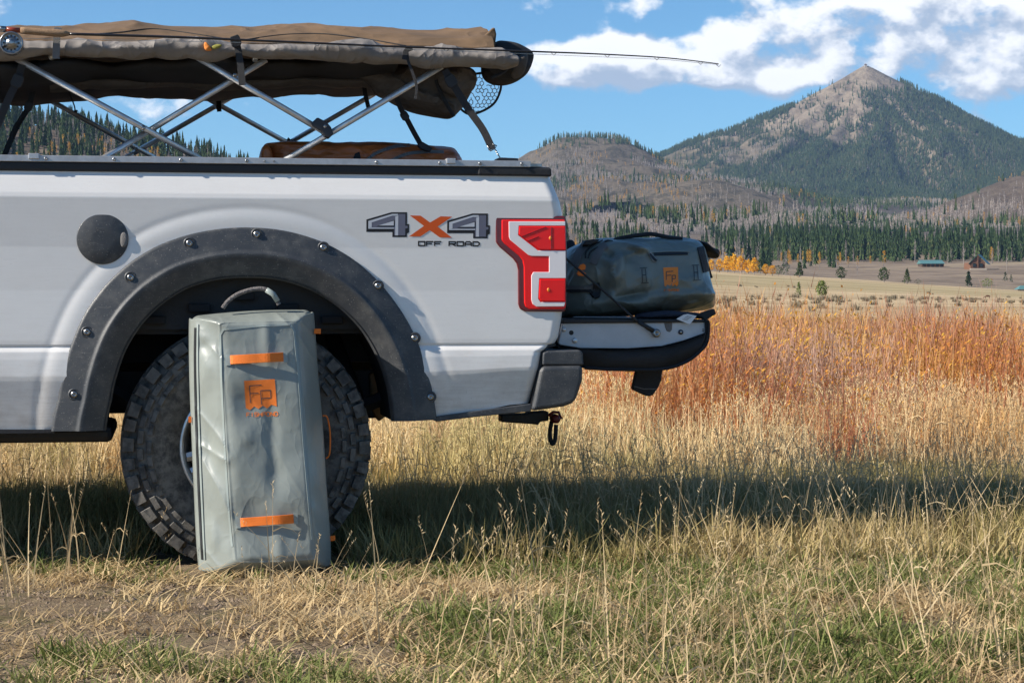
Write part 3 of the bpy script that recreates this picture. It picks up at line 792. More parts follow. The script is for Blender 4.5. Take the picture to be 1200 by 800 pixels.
x, y = field_pts(16000, 8.8, 30, lambda x, y: np.where(near_car(x, y), 0, sst(y-.2*x, 9.3, 10.3)*.6*(.3+.7*patch(x, y, .9, 18))*(1-.8*sst(y+13*fbm(x*.38, y*.16, 0, 3, 55), 13, 22))), power=.8)
do_scatter('straw_blades', T_strawblade, x, y, .5, 1.15, 'thick pale straw blades under the seed stalks', 'tall grass')
clump = lambda x, y: sst(fbm(x*.45, y*.22, 0, 3, 77)*.5+.5, .36, .62)
x, y = field_pts(19000, 10.0, 48, lambda x, y: .9*sst(y+13*fbm(x*.38, y*.16, 0, 3, 55), 11, 19)*(.22+.78*clump(x, y))*(1-.6*sst(y, 34, 48)), power=1.3)
k = rng.random(len(x)) < .62
do_scatter('red_brush', T_brush, x[k], y[k], .55, 1.0, 'band of rusty red and orange willow brush across the meadow', 'brush', hf=lambda y: 1-.28*sst(y, 18, 42), hxy=lambda x, y: .50+.68*clump(x, y))
do_scatter('bare_brush', T_brush2, x[~k], y[~k], .5, 1.1, 'twiggy half bare shrubs mixed through the red willow brush', 'brush', hf=lambda y: 1-.28*sst(y, 18, 42), hxy=lambda x, y: .50+.68*clump(x, y))
x, y = field_pts(900, 14, 34, lambda x, y: .12)
do_scatter('tall_twigs', T_brush2, x, y, 1.05, 1.5, 'a few taller bare twiggy shrubs poking out of the red brush', 'brush')
x, y = field_pts(9000, 20, 110, lambda x, y: .5*(1-.6*sst(y, 60, 110)))
do_scatter('meadow_straw', T_strawblade, x, y, .3, .7, 'short straw between and behind the red brush', 'dry grass')
x, y = field_pts(9000, 130, 420, lambda x, y: .13*sst(fbm(x*.03, y*.012, 0, 4, 91)*.5+.5, .50, .64)+.008)
T_sage = tuft('sage', LM['sage'], 40, .35, .5, .07, .7, .2)
do_scatter('sagebrush', T_sage, x, y, .5, 1.25, 'patches of dark sagebrush on the far tan meadow', 'sagebrush')

def clods():
    out = []
    for v in range(4):
        a = Acc()
        for i in range(9):
            c = np.array([random.uniform(-.09, .09), random.uniform(-.09, .09), 0]); r = random.uniform(.003, .011)
            V = [c+r*np.array([math.cos(q*1.26)*random.uniform(.7, 1.2), math.sin(q*1.26)*random.uniform(.7, 1.2), random.uniform(-.2, .2)]) for q in range(5)]+[c+np.array([0, 0, r*random.uniform(.5, .9)])]
            a.add((V, [(q, (q+1) % 5, 5) for q in range(5)]))
        out.append(proto('clod', a, mat('dirt_clod', (.26, .19, .13), .95, vary=.4, vscale=20)))
    return out
x, y = field_pts(2600, 3.1, 7.3, lambda x, y: np.where(at_bag(x, y), 0, .9-.6*right(x, y)))
do_scatter('dirt_clods', clods(), x, y, .5, 1.3, 'small crumbs of dry dirt and gravel on the bare ground', 'gravel')

# ------------------------------------------------------------ trees
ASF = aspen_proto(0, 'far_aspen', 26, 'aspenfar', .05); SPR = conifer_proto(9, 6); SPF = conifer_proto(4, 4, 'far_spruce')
ASB = aspen_proto(0, 'bare_aspen', 60, wd=.016); ASY = aspen_proto(7, 'yellow_aspen', 34, 'aspenyel')
def pts_px(n, px0, px1, y0, y1, fn=None, power=1.):
    y = y0+(y1-y0)*rng.random(n)**power; px = px0+(px1-px0)*rng.random(n); x = (px-600)*y/F
    if fn is not None:
        k = rng.random(n) < fn(x, y, px); x, y = x[k], y[k]
    return x, y
def row_of(x, y, z): return HZ-(z-CH)*F/y
# right-hand forest
def con_den(x, y, px):
    c = fbm(x/60., y/80., 0, 3, 101)*.5+.5
    f = sst(px, 820, 960)*1.1+.16
    low = 1-sst(row_of(x, y, gz(x, y)), 303, 309)*sst(px, 600, 1000)
    return np.clip(f*sst(c, .32, .55)*low, 0, 1)*.8
cx_, cy_ = pts_px(5200, 630, 1320, 860, 1500, con_den, 1.2)
lx_, ly_ = pts_px(2100, -90, 330, 900, 1240, lambda x, y, px: .75*sst(fbm(x/40., y/60., 0, 3, 141)*.5+.5, .3, .5))
ax_, ay_ = pts_px(3600, 600, 1320, 760, 1500, lambda x, y, px: np.clip(.75*sst(fbm(x/50., y/70., 0, 3, 111)*.5+.5, .42, .6)*(1.1-.85*sst(px, 850, 1000))*(.45+.55*sst(y, 900, 1100)), 0, 1))
bx_, by_ = pts_px(1500, -90, 330, 880, 1150, lambda x, y, px: .6*sst(fbm(x/40., y/60., 0, 3, 151)*.5+.5, .4, .6))
yx_, yy_ = pts_px(1600, 600, 1320, 900, 1700, lambda x, y, px: .6*sst(fbm(x/50., y/70., 0, 3, 171)*.5+.5, .62, .70))
zx_, zy_ = pts_px(420, -90, 330, 880, 1080, lambda x, y, px: .5)
CABY = ray_ground(1153, 316, 700.)[1]
def nocab(x, y):
    px = 600+x*F/y; k = ~((px > 1068) & (px < 1178) & (y < CABY+30)); return x[k], y[k]
def indiv(name, protos, x, y, hgt, label, cat, group, limit):
    x = np.asarray(x); y = np.asarray(y); h = hgt[0]+(hgt[1]-hgt[0])*rng.random(len(x))**1.3
    px = 600+x*F/y; vis = (px > -15) & (px < 1215)
    size = np.where(vis, h/y, 0); order = np.argsort(-size); z = gz(x, y)
    keep = order[:limit]; rest = order[limit:]
    for i in keep:
        if not vis[i]: continue
        o = bpy.data.objects.new(name, protos[int(rng.integers(len(protos)))].data); COL.objects.link(o)
        o.location = (x[i], y[i], z[i]-.1); o.rotation_euler = (0, 0, rng.random()*6.28); wv = h[i]*rng.uniform(.85, 1.2)
        o.scale = (wv, wv, h[i]); o['label'] = label; o['category'] = cat; o['group'] = group
    return x[rest], y[rest], h[rest]
r1 = indiv('spruce', SPR, *nocab(cx_, cy_), (10, 21), 'dark green spruce in the valley forest below the mountain', 'spruce tree', 'dark spruces of the valley forest right of the truck', 190)
r2 = indiv('spruce', SPR, lx_, ly_, (9, 17), 'dark spruce on the wooded ridge seen under the rolled canvas', 'spruce tree', 'dark spruces on the ridge seen through the poles', 110)
r3 = indiv('bare_aspen', ASB, *nocab(ax_, ay_), (7, 13), 'bare grey aspen in the valley forest below the mountain', 'aspen tree', 'bare aspens of the valley forest', 200)
r4 = indiv('bare_aspen', ASB, bx_, by_, (7, 13), 'bare pale aspen low on the ridge seen under the rolled canvas', 'aspen tree', 'bare aspens on the ridge seen through the poles', 70)
r5 = indiv('yellow_aspen', ASY, zx_, zy_, (6, 10), 'yellow orange aspen low on the ridge seen under the rolled canvas', 'aspen tree', 'yellow aspens on the ridge seen through the poles', 45)
def rest_scatter(name, protos, sets, label, cat, zf=gz):
    x = np.concatenate([s[0] for s in sets]); y = np.concatenate([s[1] for s in sets]); h = np.concatenate([s[2] for s in sets]); n = len(x)
    return scatter(name, np.stack([x, y, zf(x, y)-.2], 1), rng.random(n)*6.28, h, rng.integers(0, len(protos), n), protos, label, cat)
bh_ = [pts_px(n_, 310, 640, y0_, 1500, lambda x, y, px: .5*sst(fbm(x/60., y/80., 0, 3, s_)*.5+.5, .38, .58)) for n_, y0_, s_ in ((1300, 900, 101), (1500, 800, 111))]
b1, b2 = [(q[0], q[1], 8+8*rng.random(len(q[0]))) for q in bh_]
rest_scatter('spruce_forest', SPR, [r1, r2, b1], 'dense dark spruce forest filling the valley and ridge behind the nearest trees', 'forest')
rest_scatter('bare_aspen_wood', ASB, [r3, r4, b2], 'grey leafless aspen wood mixed through the valley forest', 'forest')
hy = 6+4*rng.random(len(yx_)); rest_scatter('yellow_aspen_wood', ASY, [(yx_, yy_, hy), r5], 'scattered yellow and orange aspens among the far forest', 'forest')
# far slopes
def far_set(n, x0, x1, y0, y1, den, h):
    x = x0+(x1-x0)*rng.random(n); y = y0+(y1-y0)*rng.random(n); z = total_z(x, y)
    px = 600+x*F/y; row = row_of(x, y, z)
    k = (rng.random(n) < den(x, y, z, px, row)) & (px > 380) & (px < 1300)
    x, y = x[k], y[k]; return x, y, (h[0]+(h[1]-h[0])*rng.random(len(x)))
def den_peak(x, y, z, px, row):
    n = fbm(x/110., y/110., 0, 5, 201)
    edge = np.interp(row, [100, 118, 140, 165, 190, 230], [1200, 1045, 1010, 965, 900, 640])       # bare scree lies left of this line
    a = sst((px-edge)/60.+n*1.5, -.15, .35)
    b = .75*sst(n+ sst(row, 190, 225)*.5, .05, .3)
    c = .9*sst(fbm(x/45., y/60., 0, 4, 211), .10, .28)*(row > 125)
    d = np.clip(a*.95+b*.85+c*.7+.05, 0, 1)
    return d*(z > gz(x, y)-5)*(row > 96)
p1 = far_set(95000, 150, 1750, 3900, 5250, den_peak, (10, 16))
p2 = far_set(42000, -200, 1400, 1500, 3900, lambda x, y, z, px, row: np.clip(sst(fbm(x/110., y/150., 0, 4, 221), -.02, .22), 0, 1)*np.where(np.maximum(hillC(x, y), hillB(x, y)*(y > 2300)) > gz(x, y)+2, .04, 1)*np.where(hillA(x, y) > gz(x, y)+25, .8, 1), (8, 14))
rest_scatter('mountain_forest', SPF, [p1, p2], 'dark conifer forest covering the flank of the pointed mountain and its foothills', 'forest', total_z)
p3 = far_set(90000, -200, 1700, 1450, 4600, lambda x, y, z, px, row: np.clip(sst(fbm(x/90., y/120., 5, 4, 231), -.12, .15), 0, 1)*np.where(hillC(x, y) > gz(x, y)+2, .25, 1)*np.where(hillB(x, y) > gz(x, y)+2, .3, 1), (6, 11))
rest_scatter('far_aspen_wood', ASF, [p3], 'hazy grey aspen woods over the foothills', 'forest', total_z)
p4 = far_set(22000, -200, 1500, 1500, 4400, lambda x, y, z, px, row: .9*sst(fbm(x/60., y/90., 9, 3, 241)+.18*(1-sst(px, 640, 900)), .28, .42), (6, 11))
rest_scatter('far_yellow_wood', ASY, [p4], 'small yellow aspen patches on the foothills', 'forest', total_z)

# trees and shrubs that stand alone
def leafy_tree(name, px, row, hpx, wpx, lab, cat, leafm, trunk_c='trunk', n=420, shape='round', group=None, Ymin=30.):
    x, y, z = ray_ground(px, row, Ymin); h = hpx*y/F; wd = wpx*y/F/2
    tr = thing(name, (x, y, z), lab, cat, group)
    mk('trunk', *tube([(x, y, z-.1), (x+wd*.05, y, z+h*.5), (x, y, z+h*.92)], [h*.03, h*.018, h*.004], 6), LM[trunk_c], tr)
    a = Acc()
    for i in range(n):
        s = rng.random()
        if shape == 'cone': rr = wd*(1-s)**.8*(.35+.65*rng.random()**.4)+.02*wd; zz = .1+.9*s
        else: rr = wd*math.sin(math.pi*min(1, .12+.88*s))**.6*(.25+.75*rng.random()**.45); zz = .18+.82*s
        th = rng.random()*6.283; rr *= 1+.35*math.sin(th*3+px)*math.sin(s*9+px)
        p = np.array([x+rr*math.cos(th), y+rr*math.sin(th), z+h*zz]); sz = h*rng.uniform(.04, .09)
        d1 = rng.normal(0, 1, 3); d1 /= np.linalg.norm(d1); d2 = rng.normal(0, 1, 3); d2 /= np.linalg.norm(d2)
        a.add(([p, p+d1*sz, p+d1*sz+d2*sz, p+d2*sz], [(0, 1, 2, 3)]))
    mk('crown', *a.get(), LM[leafm], tr)
    return tr
leafy_tree('pine_tree', 963, 349, 20, 14, 'bright green round young pine standing alone on the tan meadow', 'pine tree', 'pine', n=500)
leafy_tree('pine_tree', 936, 348, 17, 8, 'thin dull young pine just left of the round green pine on the meadow', 'pine tree', 'pine', shape='cone', n=220)
leafy_tree('pine_tree', 937, 325, 18, 10, 'dark pine at the meadow edge right of the yellow aspens', 'pine tree', 'conifer', shape='cone', Ymin=560)
leafy_tree('pine_tree', 986, 329, 15, 12, 'bushy dark pine at the meadow edge above the round green pine', 'pine tree', 'conifer', Ymin=560)
leafy_tree('pine_tree', 891, 321, 17, 12, 'dark bushy pine among the yellow aspens at the meadow edge', 'pine tree', 'conifer', Ymin=520)
leafy_tree('pine_tree', 1036, 332, 17, 14, 'wide bushy pine at the meadow edge, lower left of the long green roof', 'pine tree', 'conifer', Ymin=560)
leafy_tree('pine_tree', 1063, 333, 17, 9, 'slim pine at the meadow edge just below the long green roof', 'pine tree', 'conifer', shape='cone', Ymin=560)
leafy_tree('shrub', 1076, 334, 7, 8, 'low round evergreen shrub beside the slim pine below the long roof', 'shrub', 'conifer', Ymin=560, n=160)
leafy_tree('pine_tree', 1135, 336, 18, 7, 'narrow dark pine at the meadow edge below the log cabin', 'pine tree', 'conifer', shape='cone', Ymin=560)
leafy_tree('shrub', 1157, 338, 12, 13, 'round olive shrub at the meadow edge below the log cabin', 'shrub', 'pine', Ymin=560, n=260)
leafy_tree('pine_tree', 1178, 330, 11, 6, 'small pine right of the log cabin, left one of a pair', 'pine tree', 'conifer', shape='cone', Ymin=560, n=160)
leafy_tree('pine_tree', 1185, 331, 9, 5, 'small pine right of the log cabin, right one of a pair', 'pine tree', 'conifer', shape='cone', Ymin=560, n=140)
for i, (px, hp, wp) in enumerate(((833, 14, 9), (843, 15, 10), (852, 19, 11), (860, 22, 11), (868, 20, 12), (877, 17, 11), (884, 19, 10), (897, 13, 9), (905, 12, 9))):
    leafy_tree('yellow_aspen', px, 318.5+i*.55, hp, wp, 'bright yellow aspen in the clump at the meadow edge beside the duffel', 'aspen tree', 'aspenyel', n=420, group='yellow aspens in the clump at the meadow edge', Ymin=480)
for px, hp in ((912, 12), (920, 13)):
    leafy_tree('shrub', px, 323, hp, 10, 'dark evergreen shrub at the right end of the yellow aspens', 'shrub', 'conifer', n=200, group='evergreen shrubs right of the yellow aspens', Ymin=520)

# ------------------------------------------------------------ far buildings, cow, boulder
log_m = mat('log_wall', (.20, .09, .045), .8, vary=.4, vscale=2); roof_g = mat('green_metal_roof', (.055, .15, .125), .45, .3); roof_t = mat('teal_metal_roof', (.12, .26, .25), .45, .3)
stone_m = mat('stone_wall', (.30, .26, .22), .9); trim_m = mat('pale_trim', (.45, .38, .30), .7)
x, y, z = ray_ground(1153, 316, 700.); s = 1.3*y/F
cb = thing('log_cabin', (x, y, z), 'brown log cabin with green gable roof at the edge of the forest', 'cabin')
w_, d_ = 13*s, 26*s; X0 = x-12*s; H1 = 6.5*s; H2 = 13.5*s
a = Acc()
for k in range(7): a.add(tube([(X0, y, z+H1*(k+.5)/7), (X0+w_, y, z+H1*(k+.5)/7)], H1/13, 6))
mk('front_wall', *a.get(), log_m, cb)
mk('gable', [(X0, y, z+H1), (X0+w_, y, z+H1), (X0+w_/2, y, z+H2-.6*s), (X0, y+.3, z+H1), (X0+w_, y+.3, z+H1), (X0+w_/2, y+.3, z+H2-.6*s)], [(0, 1, 2), (5, 4, 3), (0, 3, 4, 1), (1, 4, 5, 2), (2, 5, 3, 0)], log_m, cb)
mk('side_wall', *box(X0, X0+w_, y+.35, y+d_, z-1, z+H1), log_m, cb)
for sg in (-1, 1):
    ex = X0+w_/2+sg*(w_/2+2.2*s); ridge = X0+w_/2
    # the roof runs back and to the right of the gable
    V = [(ex, y-1*s, z+H1-1.6*s), (ridge, y-1*s, z+H2), (ridge+9*s, y+d_, z+H2), (ex+9*s, y+d_, z+H1-1.6*s)]
    V += [(a_, b_, c_+.25) for a_, b_, c_ in V]
    mk('roof', V, [(0, 1, 2, 3), (7, 6, 5, 4), (0, 4, 5, 1), (1, 5, 6, 2), (2, 6, 7, 3), (3, 7, 4, 0)], roof_g, cb)
mk('chimney', *box(X0+w_/2-.4*s, X0+w_/2+.4*s, y-.9*s, y-.2*s, z, z+H2+.9*s), log_m, cb)
wn = mk('window', *box(X0+2*s, X0+4.5*s, y-.5, y-.2, z+2.5*s, z+5.5*s), M['glass'], cb)
wn = mk('window', *box(X0+8.2*s, X0+10.7*s, y-.5, y-.2, z+2.5*s, z+5.5*s), M['glass'], cb)
mk('porch', *box(X0-1*s, X0+w_+1*s, y-3*s, y-.6, z-.5, z+1.2*s), trim_m, cb)
x, y, z = ray_ground(1093, 313, 700.); s = y/F
bn_ = thing('barn', (x, y, z), 'long low barn with green metal roof left of the log cabin', 'barn')
mk('wall', *box(x-13*s, x+13*s, y, y+9, z-1, z+4.2*s), mat('dark_boards', (.07, .05, .04), .9), bn_)
mk('roof', [(x-14*s, y-1, z+4*s), (x+14*s, y-1, z+4*s), (x+13.4*s, y+5, z+8.5*s), (x-14*s, y+5, z+8.5*s), (x-14*s, y+10, z+4*s), (x+14*s, y+10, z+4*s)], [(0, 1, 2, 3), (3, 2, 5, 4), (0, 3, 4), (1, 5, 2)], roof_t, bn_)
for k in range(6): mk('post', *box(x-13*s+k*5.1*s, x-12.6*s+k*5.1*s, y-.9, y-.6, z-.5, z+4*s), log_m, bn_)
x, y, z = ray_ground(1202, 341, 500.); s = y/F
sh = thing('shed', (x, y, z), 'small shed with teal roof at the right edge of the meadow', 'shed')
mk('wall', *box(x-5*s, x+9*s, y, y+4, z-.5, z+2.6*s), trim_m, sh)
mk('roof', [(x-9*s, y-.5, z+2*s), (x+10*s, y-.5, z+2*s), (x+10*s, y+2.5, z+6.5*s), (x-4*s, y+2.5, z+6.5*s), (x-9*s, y+5, z+2*s), (x+10*s, y+5, z+2*s)], [(0, 1, 2, 3), (3, 2, 5, 4), (0, 3, 4), (1, 5, 2)], roof_t, sh)
# lookout hut on the summit
xs_, ys_ = 886., 4990.; zs_ = float(total_z(xs_, ys_))
lk = thing('lookout_hut', (xs_, ys_, zs_), 'tiny lookout hut on the very summit of the pointed mountain', 'hut')
mk('wall', *box(xs_-3, xs_+3, ys_-3, ys_+3, zs_-3, zs_+4), trim_m, lk)
mk('roof', [(xs_-4, ys_-4, zs_+4), (xs_+4, ys_-4, zs_+4), (xs_+4, ys_+4, zs_+4), (xs_-4, ys_+4, zs_+4), (xs_, ys_, zs_+6.5)], [(0, 1, 4), (1, 2, 4), (2, 3, 4), (3, 0, 4)], log_m, lk)

# grazing cow far out on the meadow
x, y, z = ray_ground(1157, 350.5, 60.); k = 7.5*y/F/2.3
me = bpy.data.meshes.new('cow'); J = [(-.75, 0, 1.15), (0, 0, 1.12), (.65, 0, 1.2), (1.05, 0, .95), (1.3, 0, .45), (1.42, 0, .22)]
rd = [.26, .36, .30, .18, .13, .08]; E = [(0, 1), (1, 2), (2, 3), (3, 4), (4, 5)]
for sx in (-.7, .6):
    for sy in (-.18, .18):
        b0 = len(J); J += [(sx, sy, .75), (sx+.06*(1 if sx < 0 else -1), sy, .42), (sx, sy, .02)]; rd += [.15, .075, .06]; E += [(0 if sx < 0 else 2, b0), (b0, b0+1), (b0+1, b0+2)]
b0 = len(J); J += [(-1.0, 0, 1.15), (-1.08, 0, .6)]; rd += [.05, .035]; E += [(0, b0), (b0, b0+1)]
for sy in (-1, 1):
    b0 = len(J); J += [(1.2, sy*.16, .62)]; rd += [.04]; E += [(4, b0)]
me.from_pydata([(a*k, b_*k, c*k) for a, b_, c in J], E, [])
cow = bpy.data.objects.new('cow', me); COL.objects.link(cow); cow.location = (x, y, z); cow.rotation_euler = (0, 0, 2.9)
sk = cow.modifiers.new('skin', 'SKIN')
for i, v in enumerate(me.skin_vertices[0].data): v.radius = (rd[i]*k, rd[i]*k); v.use_root = (i == 1)
cow.modifiers.new('sub', 'SUBSURF').levels = 1
me.materials.append(mat('brown_hide', (.09, .035, .018), .8))
cow['label'] = 'small brown cow grazing far out on the tan meadow'; cow['category'] = 'cow'
x, y, z = ray_ground(1172, 382, 20.); 
mk('boulder', *puff([(1166, 378), (1170, 374.5), (1176, 376), (1178, 381), (1172, 384), (1166, 382)], y, .12, .12, n=20, rings=6, amp=.01), mat('pale_stone', (.55, .48, .42), .9), smooth=True, label='pale rounded boulder at the far right behind the red brush', cat='boulder')

# haze: pale air that whitens the far slopes
hz = mk('haze', *box(-13600, 13600, -13600, 13600, -2.0, 640), None, kind='stuff')
hm = bpy.data.materials.new('haze'); hm.use_nodes = True; T = NT(hm.node_tree); T.n.clear()
pv = T.new('ShaderNodeVolumePrincipled'); pv.inputs['Color'].default_value = (.42, .64, 1, 1); pv.inputs['Density'].default_value = 4.6e-5; pv.inputs['Anisotropy'].default_value = 0.1
ou = T.new('ShaderNodeOutputMaterial'); T.l.new(pv.outputs[0], ou.inputs['Volume']); hz.data.materials.append(hm)

# ============================================================ pickup truck
truck_frame(True); before_truck = set(COL.objects)
YP = 6.86                                            # near side of the bed
CX = G['cx']; PXM = YP/G['f']                        # metres per pixel on that plane
truck = thing('pickup_truck', (X_(-100, YP), 7.9, 0), 'white pickup truck with black riveted wheel flares and a lowered tailgate', 'pickup truck')
prof_p = np.array([180, 205, 209, 228, 233, 238, 290, 340, 398, 403, 405, 407, 411, 420, 440, 446, 470, 505])
prof_o = np.array([-.006, -.004, .002, .020, .0225, .0215, .012, .010, .013, .0125, .008, .0125, .020, .0235, .026, .0245, .012, -.004])
arc_c = (288., 500.)
def polar_tab(pts):
    a = []; r = []
    for px, py in pts: a.append(math.atan2(arc_c[1]-py, px-arc_c[0])); r.append(math.hypot(px-arc_c[0], py-arc_c[1]))
    k = np.argsort(a); return np.array(a)[k], np.array(r)[k]
OUT = [(66, 503), (69, 465), (76, 430), (86, 398), (101, 365), (124, 334), (152, 308), (185, 288), (222, 275), (262, 268), (300, 267), (340, 272), (378, 284), (412, 303), (440, 327), (463, 355), (483, 388), (497, 425), (506, 460), (511, 493)]
INN = [(128, 503), (131, 470), (138, 438), (149, 408), (166, 381), (190, 357), (218, 339), (250, 329), (290, 326), (330, 329), (368, 342), (400, 363), (424, 388), (441, 417), (452, 448), (457, 475), (459, 497)]
OUT = Wt(OUT); INN = Wt(INN); oa, orr = polar_tab(OUT); ia, ir = polar_tab(INN)
def outr(th): return np.interp(th, oa, orr)
def innr(th): return np.interp(th, ia, ir)
def body_off(px, py):
    px = np.asarray(px, float); py = np.asarray(py, float)
    o = np.interp(py, prof_p, prof_o)
    th = np.arctan2(arc_c[1]-py, px-arc_c[0]); r = np.hypot(px-arc_c[0], py-arc_c[1])
    d = r-outr(np.clip(th, 0.0, math.pi))
    w = np.where(py < 500, 1, .5)
    o = o+w*.0036*np.exp(-(np.clip(d, 0, 999)/17.)**4)-.0012*w*np.exp(-((d-22)/4.)**2)      # swage round the arch
    xr = xright(py); e = np.clip((xr-px)/14., 0, 1)
    o = o-.045*(1-np.sqrt(1-(1-e)**2+1e-9))
    return o
_xr = Wt(list(zip([645, 646, 652, 657, 660, 661, 660, 656, 652, 641, 636, 630, 622, 619], [180, 205, 222, 236, 250, 365, 372, 395, 402, 409, 412, 440, 475, 505])))
def xright(py): return np.interp(py, [q[1] for q in _xr], [q[0] for q in _xr])
_bt = Wt([(0, 503), (70, 503), (130, 503), (455, 497), (512, 489), (622, 474), (700, 470)])
def bottom(px): return np.interp(px, [-900]+[q[0] for q in _bt], [500]+[q[1] for q in _bt])
def body_y(px, py): return YP-body_off(px, py)
rows = np.unique(np.concatenate([np.arange(192, 500, 2.5), prof_p[1:-1].astype(float)]))
rows = rows[(rows >= 192)]
rows_n = np.append(rows[rows < 470], np.linspace(470, 505, 12))
cols = np.concatenate([np.linspace(-860, -60, 60), np.linspace(-60, 600, 250)[1:], np.linspace(600, 668, 45)[1:]])
U, Wr = np.meshgrid(cols, rows_n)
PYm = np.where(Wr > 411, 411+(Wr-411)*(bottom(U)-411)/(505-411), Wr)
xr_ = xright(PYm); PXm = np.where(U > 560, 560+(U-560)*(xr_-560)/(668-560), U)
offm = np.interp(Wr, prof_p, prof_o)+(body_off(PXm, PYm)-np.interp(PYm, prof_p, prof_o))
Vb = np.stack([(PXm-CX)*PXM, YP-offm, CH-(PYm-HZ)*PXM], 2).reshape(-1, 3)
th = np.arctan2(arc_c[1]-PYm, PXm-arc_c[0]); rr = np.hypot(PXm-arc_c[0], PYm-arc_c[1])
inside = (rr < outr(np.clip(th, 0, math.pi))-7)
Fb = []; nr_, nc_ = U.shape
for i in range(nr_-1):
    for j in range(nc_-1):
        if inside[i, j] and inside[i+1, j] and inside[i, j+1] and inside[i+1, j+1]: continue
        Fb.append((i*nc_+j, i*nc_+j+1, (i+1)*nc_+j+1, (i+1)*nc_+j)[::-1])
# fold the rear edge back into the bed end and the top edge over
extra = []; base_n = len(Vb)
for i in range(nr_): v = Vb[i*nc_+nc_-1]; extra.append((v[0], v[1]+.10, v[2]))
Vb = np.vstack([Vb, extra])
for i in range(nr_-1): Fb.append((i*nc_+nc_-1, base_n+i, base_n+i+1, (i+1)*nc_+nc_-1)[::-1])
mk('bed_side', Vb, Fb, M['paint'], truck, smooth=True)
def ppx(px, py, Y): return (X_(px, YP), Y, Z_(py, YP))
def pbox(px0, px1, py0, py1, y0, y1): return box((px0-CX)*PXM, (px1-CX)*PXM, y0, y1, CH-(py1-HZ)*PXM, CH-(py0-HZ)*PXM)
XR = (651-CX)*PXM; XL = (-860-CX)*PXM
# far bed side, bed floor, front wall, rear posts
mk('bed_side', *box(XL, XR, 8.80, 8.86, Z_(495, YP), Z_(205, YP)), M['paint'], truck, mods=[('bevel', .015, 3)])
mk('bed_floor', *box(XL, XR, 6.99, 8.79, Z_(385, YP)-.02, Z_(385, YP)), M['black'], truck)
mk('bed_inner_wall', *pbox(-860, 655, 205, 386, 6.955, 6.985), M['black'], truck)
mk('bed_front_wall', *box(XL, XL+.04, 6.99, 8.79, .5, Z_(207, YP)), M['paint'], truck)
# black cap strip and aluminium rail with bolts
mk('rail_cap', *pbox(-860, 651, 192.5, 203.5, YP-.006, 7.0), M['black'], truck, mods=[('bevel', .008, 3)])
V, Fc = prism([(647, 206.8), (646, 197), (600, 195.5), (560, 195), (560, 205.5)], YP-.010, 7.0)
mk('rail_end_cap', V, Fc, M['black'], truck, mods=[('bevel', .006, 2)])
mk('bed_rail', *pbox(-860, 626, 185.5, 193, YP-.012, YP+.05), M['rail'], truck, mods=[('bevel', .002, 2)])
mk('bed_rail', *box(XL, (626-CX)*PXM, 8.74, 8.80, Z_(192, YP), Z_(185.5, YP)), M['rail'], truck, mods=[('bevel', .002, 2)])
boltmesh = None
def bolt(px, py, Y, r, name='bolt', h=.004, m='steel', parent=truck, ring=True):
    X = (px-CX)*PXM; Z = CH-(py-HZ)*PXM
    pr = [(r*1.0, Y+.001), (r*1.0, Y-h*.4), (r*.85, Y-h), (r*.35, Y-h*1.05), (r*.3, Y-h*.6), (0.0001, Y-h*.6)]
    return mk(name, *lathe_y(pr, X, Z, 12), M[m], parent, smooth=True)
for px in (54, 134, 212, 289, 441, 515, 562, 611): bolt(Wp(px, 0)[0], 189.3, YP-.012, .0062, h=.005)
for px in (310, 321): bolt(Wp(px, 0)[0], 189.5, YP-.012, .004, h=.004)
for px, w_ in ((40, 12), (528, 11)): mk('rail_clip', *pbox(Wp(px, 0)[0]-w_/2, Wp(px, 0)[0]+w_/2, 183.5, 190, YP-.018, YP+.03), M['rail'], truck, mods=[('bevel', .002, 2)])
mk('rail_stop', *pbox(626, 640, 188.5, 192, YP-.004, YP+.03), M['steel'], truck)
mk('tie_down_plate', *prism([(576, 191.5), (585, 184.5), (607, 185.5), (609, 192.5)], YP-.004, YP+.07), M['darkmetal'], truck, mods=[('bevel', .002, 2)])

# fuel door
X, Z = (124.5-CX)*PXM, Z_(281, YP); Yf = float(body_y(124, 281))
mk('fuel_door', *lathe_y([(.0858, Yf+.006), (.0858, Yf-.003), (.083, Yf-.005), (.03, Yf-.0065), (0.0001, Yf-.0065)], X, Z, 64), M['plastic'], truck, smooth=True)
mk('fuel_door_latch', *puff([(141, 281), (142, 274), (146, 272), (149.5, 276), (150, 282), (148, 288), (144, 290), (141.5, 287)], Yf-.004, .006, .002, n=30, rings=8), M['webgrey'], truck, smooth=True)

# wheel flare: lofted band round the arch with a flat riveted face and a sloping lip
ths = np.linspace(math.pi+.02, -.02+0.0, 121); ths = np.linspace(math.atan2(-3, -222)+2*math.pi, math.atan2(7, 223), 121)
def flare_pt(th, s, Y):
    t2 = th if th <= math.pi else th
    ro = np.interp(t2, np.append(oa, math.pi+.05), np.append(orr, 222)); ri = np.interp(t2, np.append(ia, math.pi+.05), np.append(ir, 160))
    r = ro+(ri-ro)*s
    px = arc_c[0]+r*math.cos(th); py = min(arc_c[1]-r*math.sin(th), 501.5-6*max(0, (px-300)/200.))
    return ((px-CX)*PXM, Y, CH-(py-HZ)*PXM)
cs = [(0, YP+.0), (0, YP-.022), (.02, YP-.027), (.06, YP-.029), (.42, YP-.038), (.47, YP-.040), (.50, YP-.047), (.53, YP-.048), (.62, YP-.044), (.90, YP-.022), (.97, YP-.016), (1.0, YP-.010), (1.0, YP+.03)]
V = []
for th in ths:
    for s, Y in cs: V.append(flare_pt(th, s, Y))
flare = mk('wheel_flare', V, grid_faces(len(ths), len(cs)), M['plastic'], truck, smooth=True)
FB = bvh((V, grid_faces(len(ths), len(cs))))
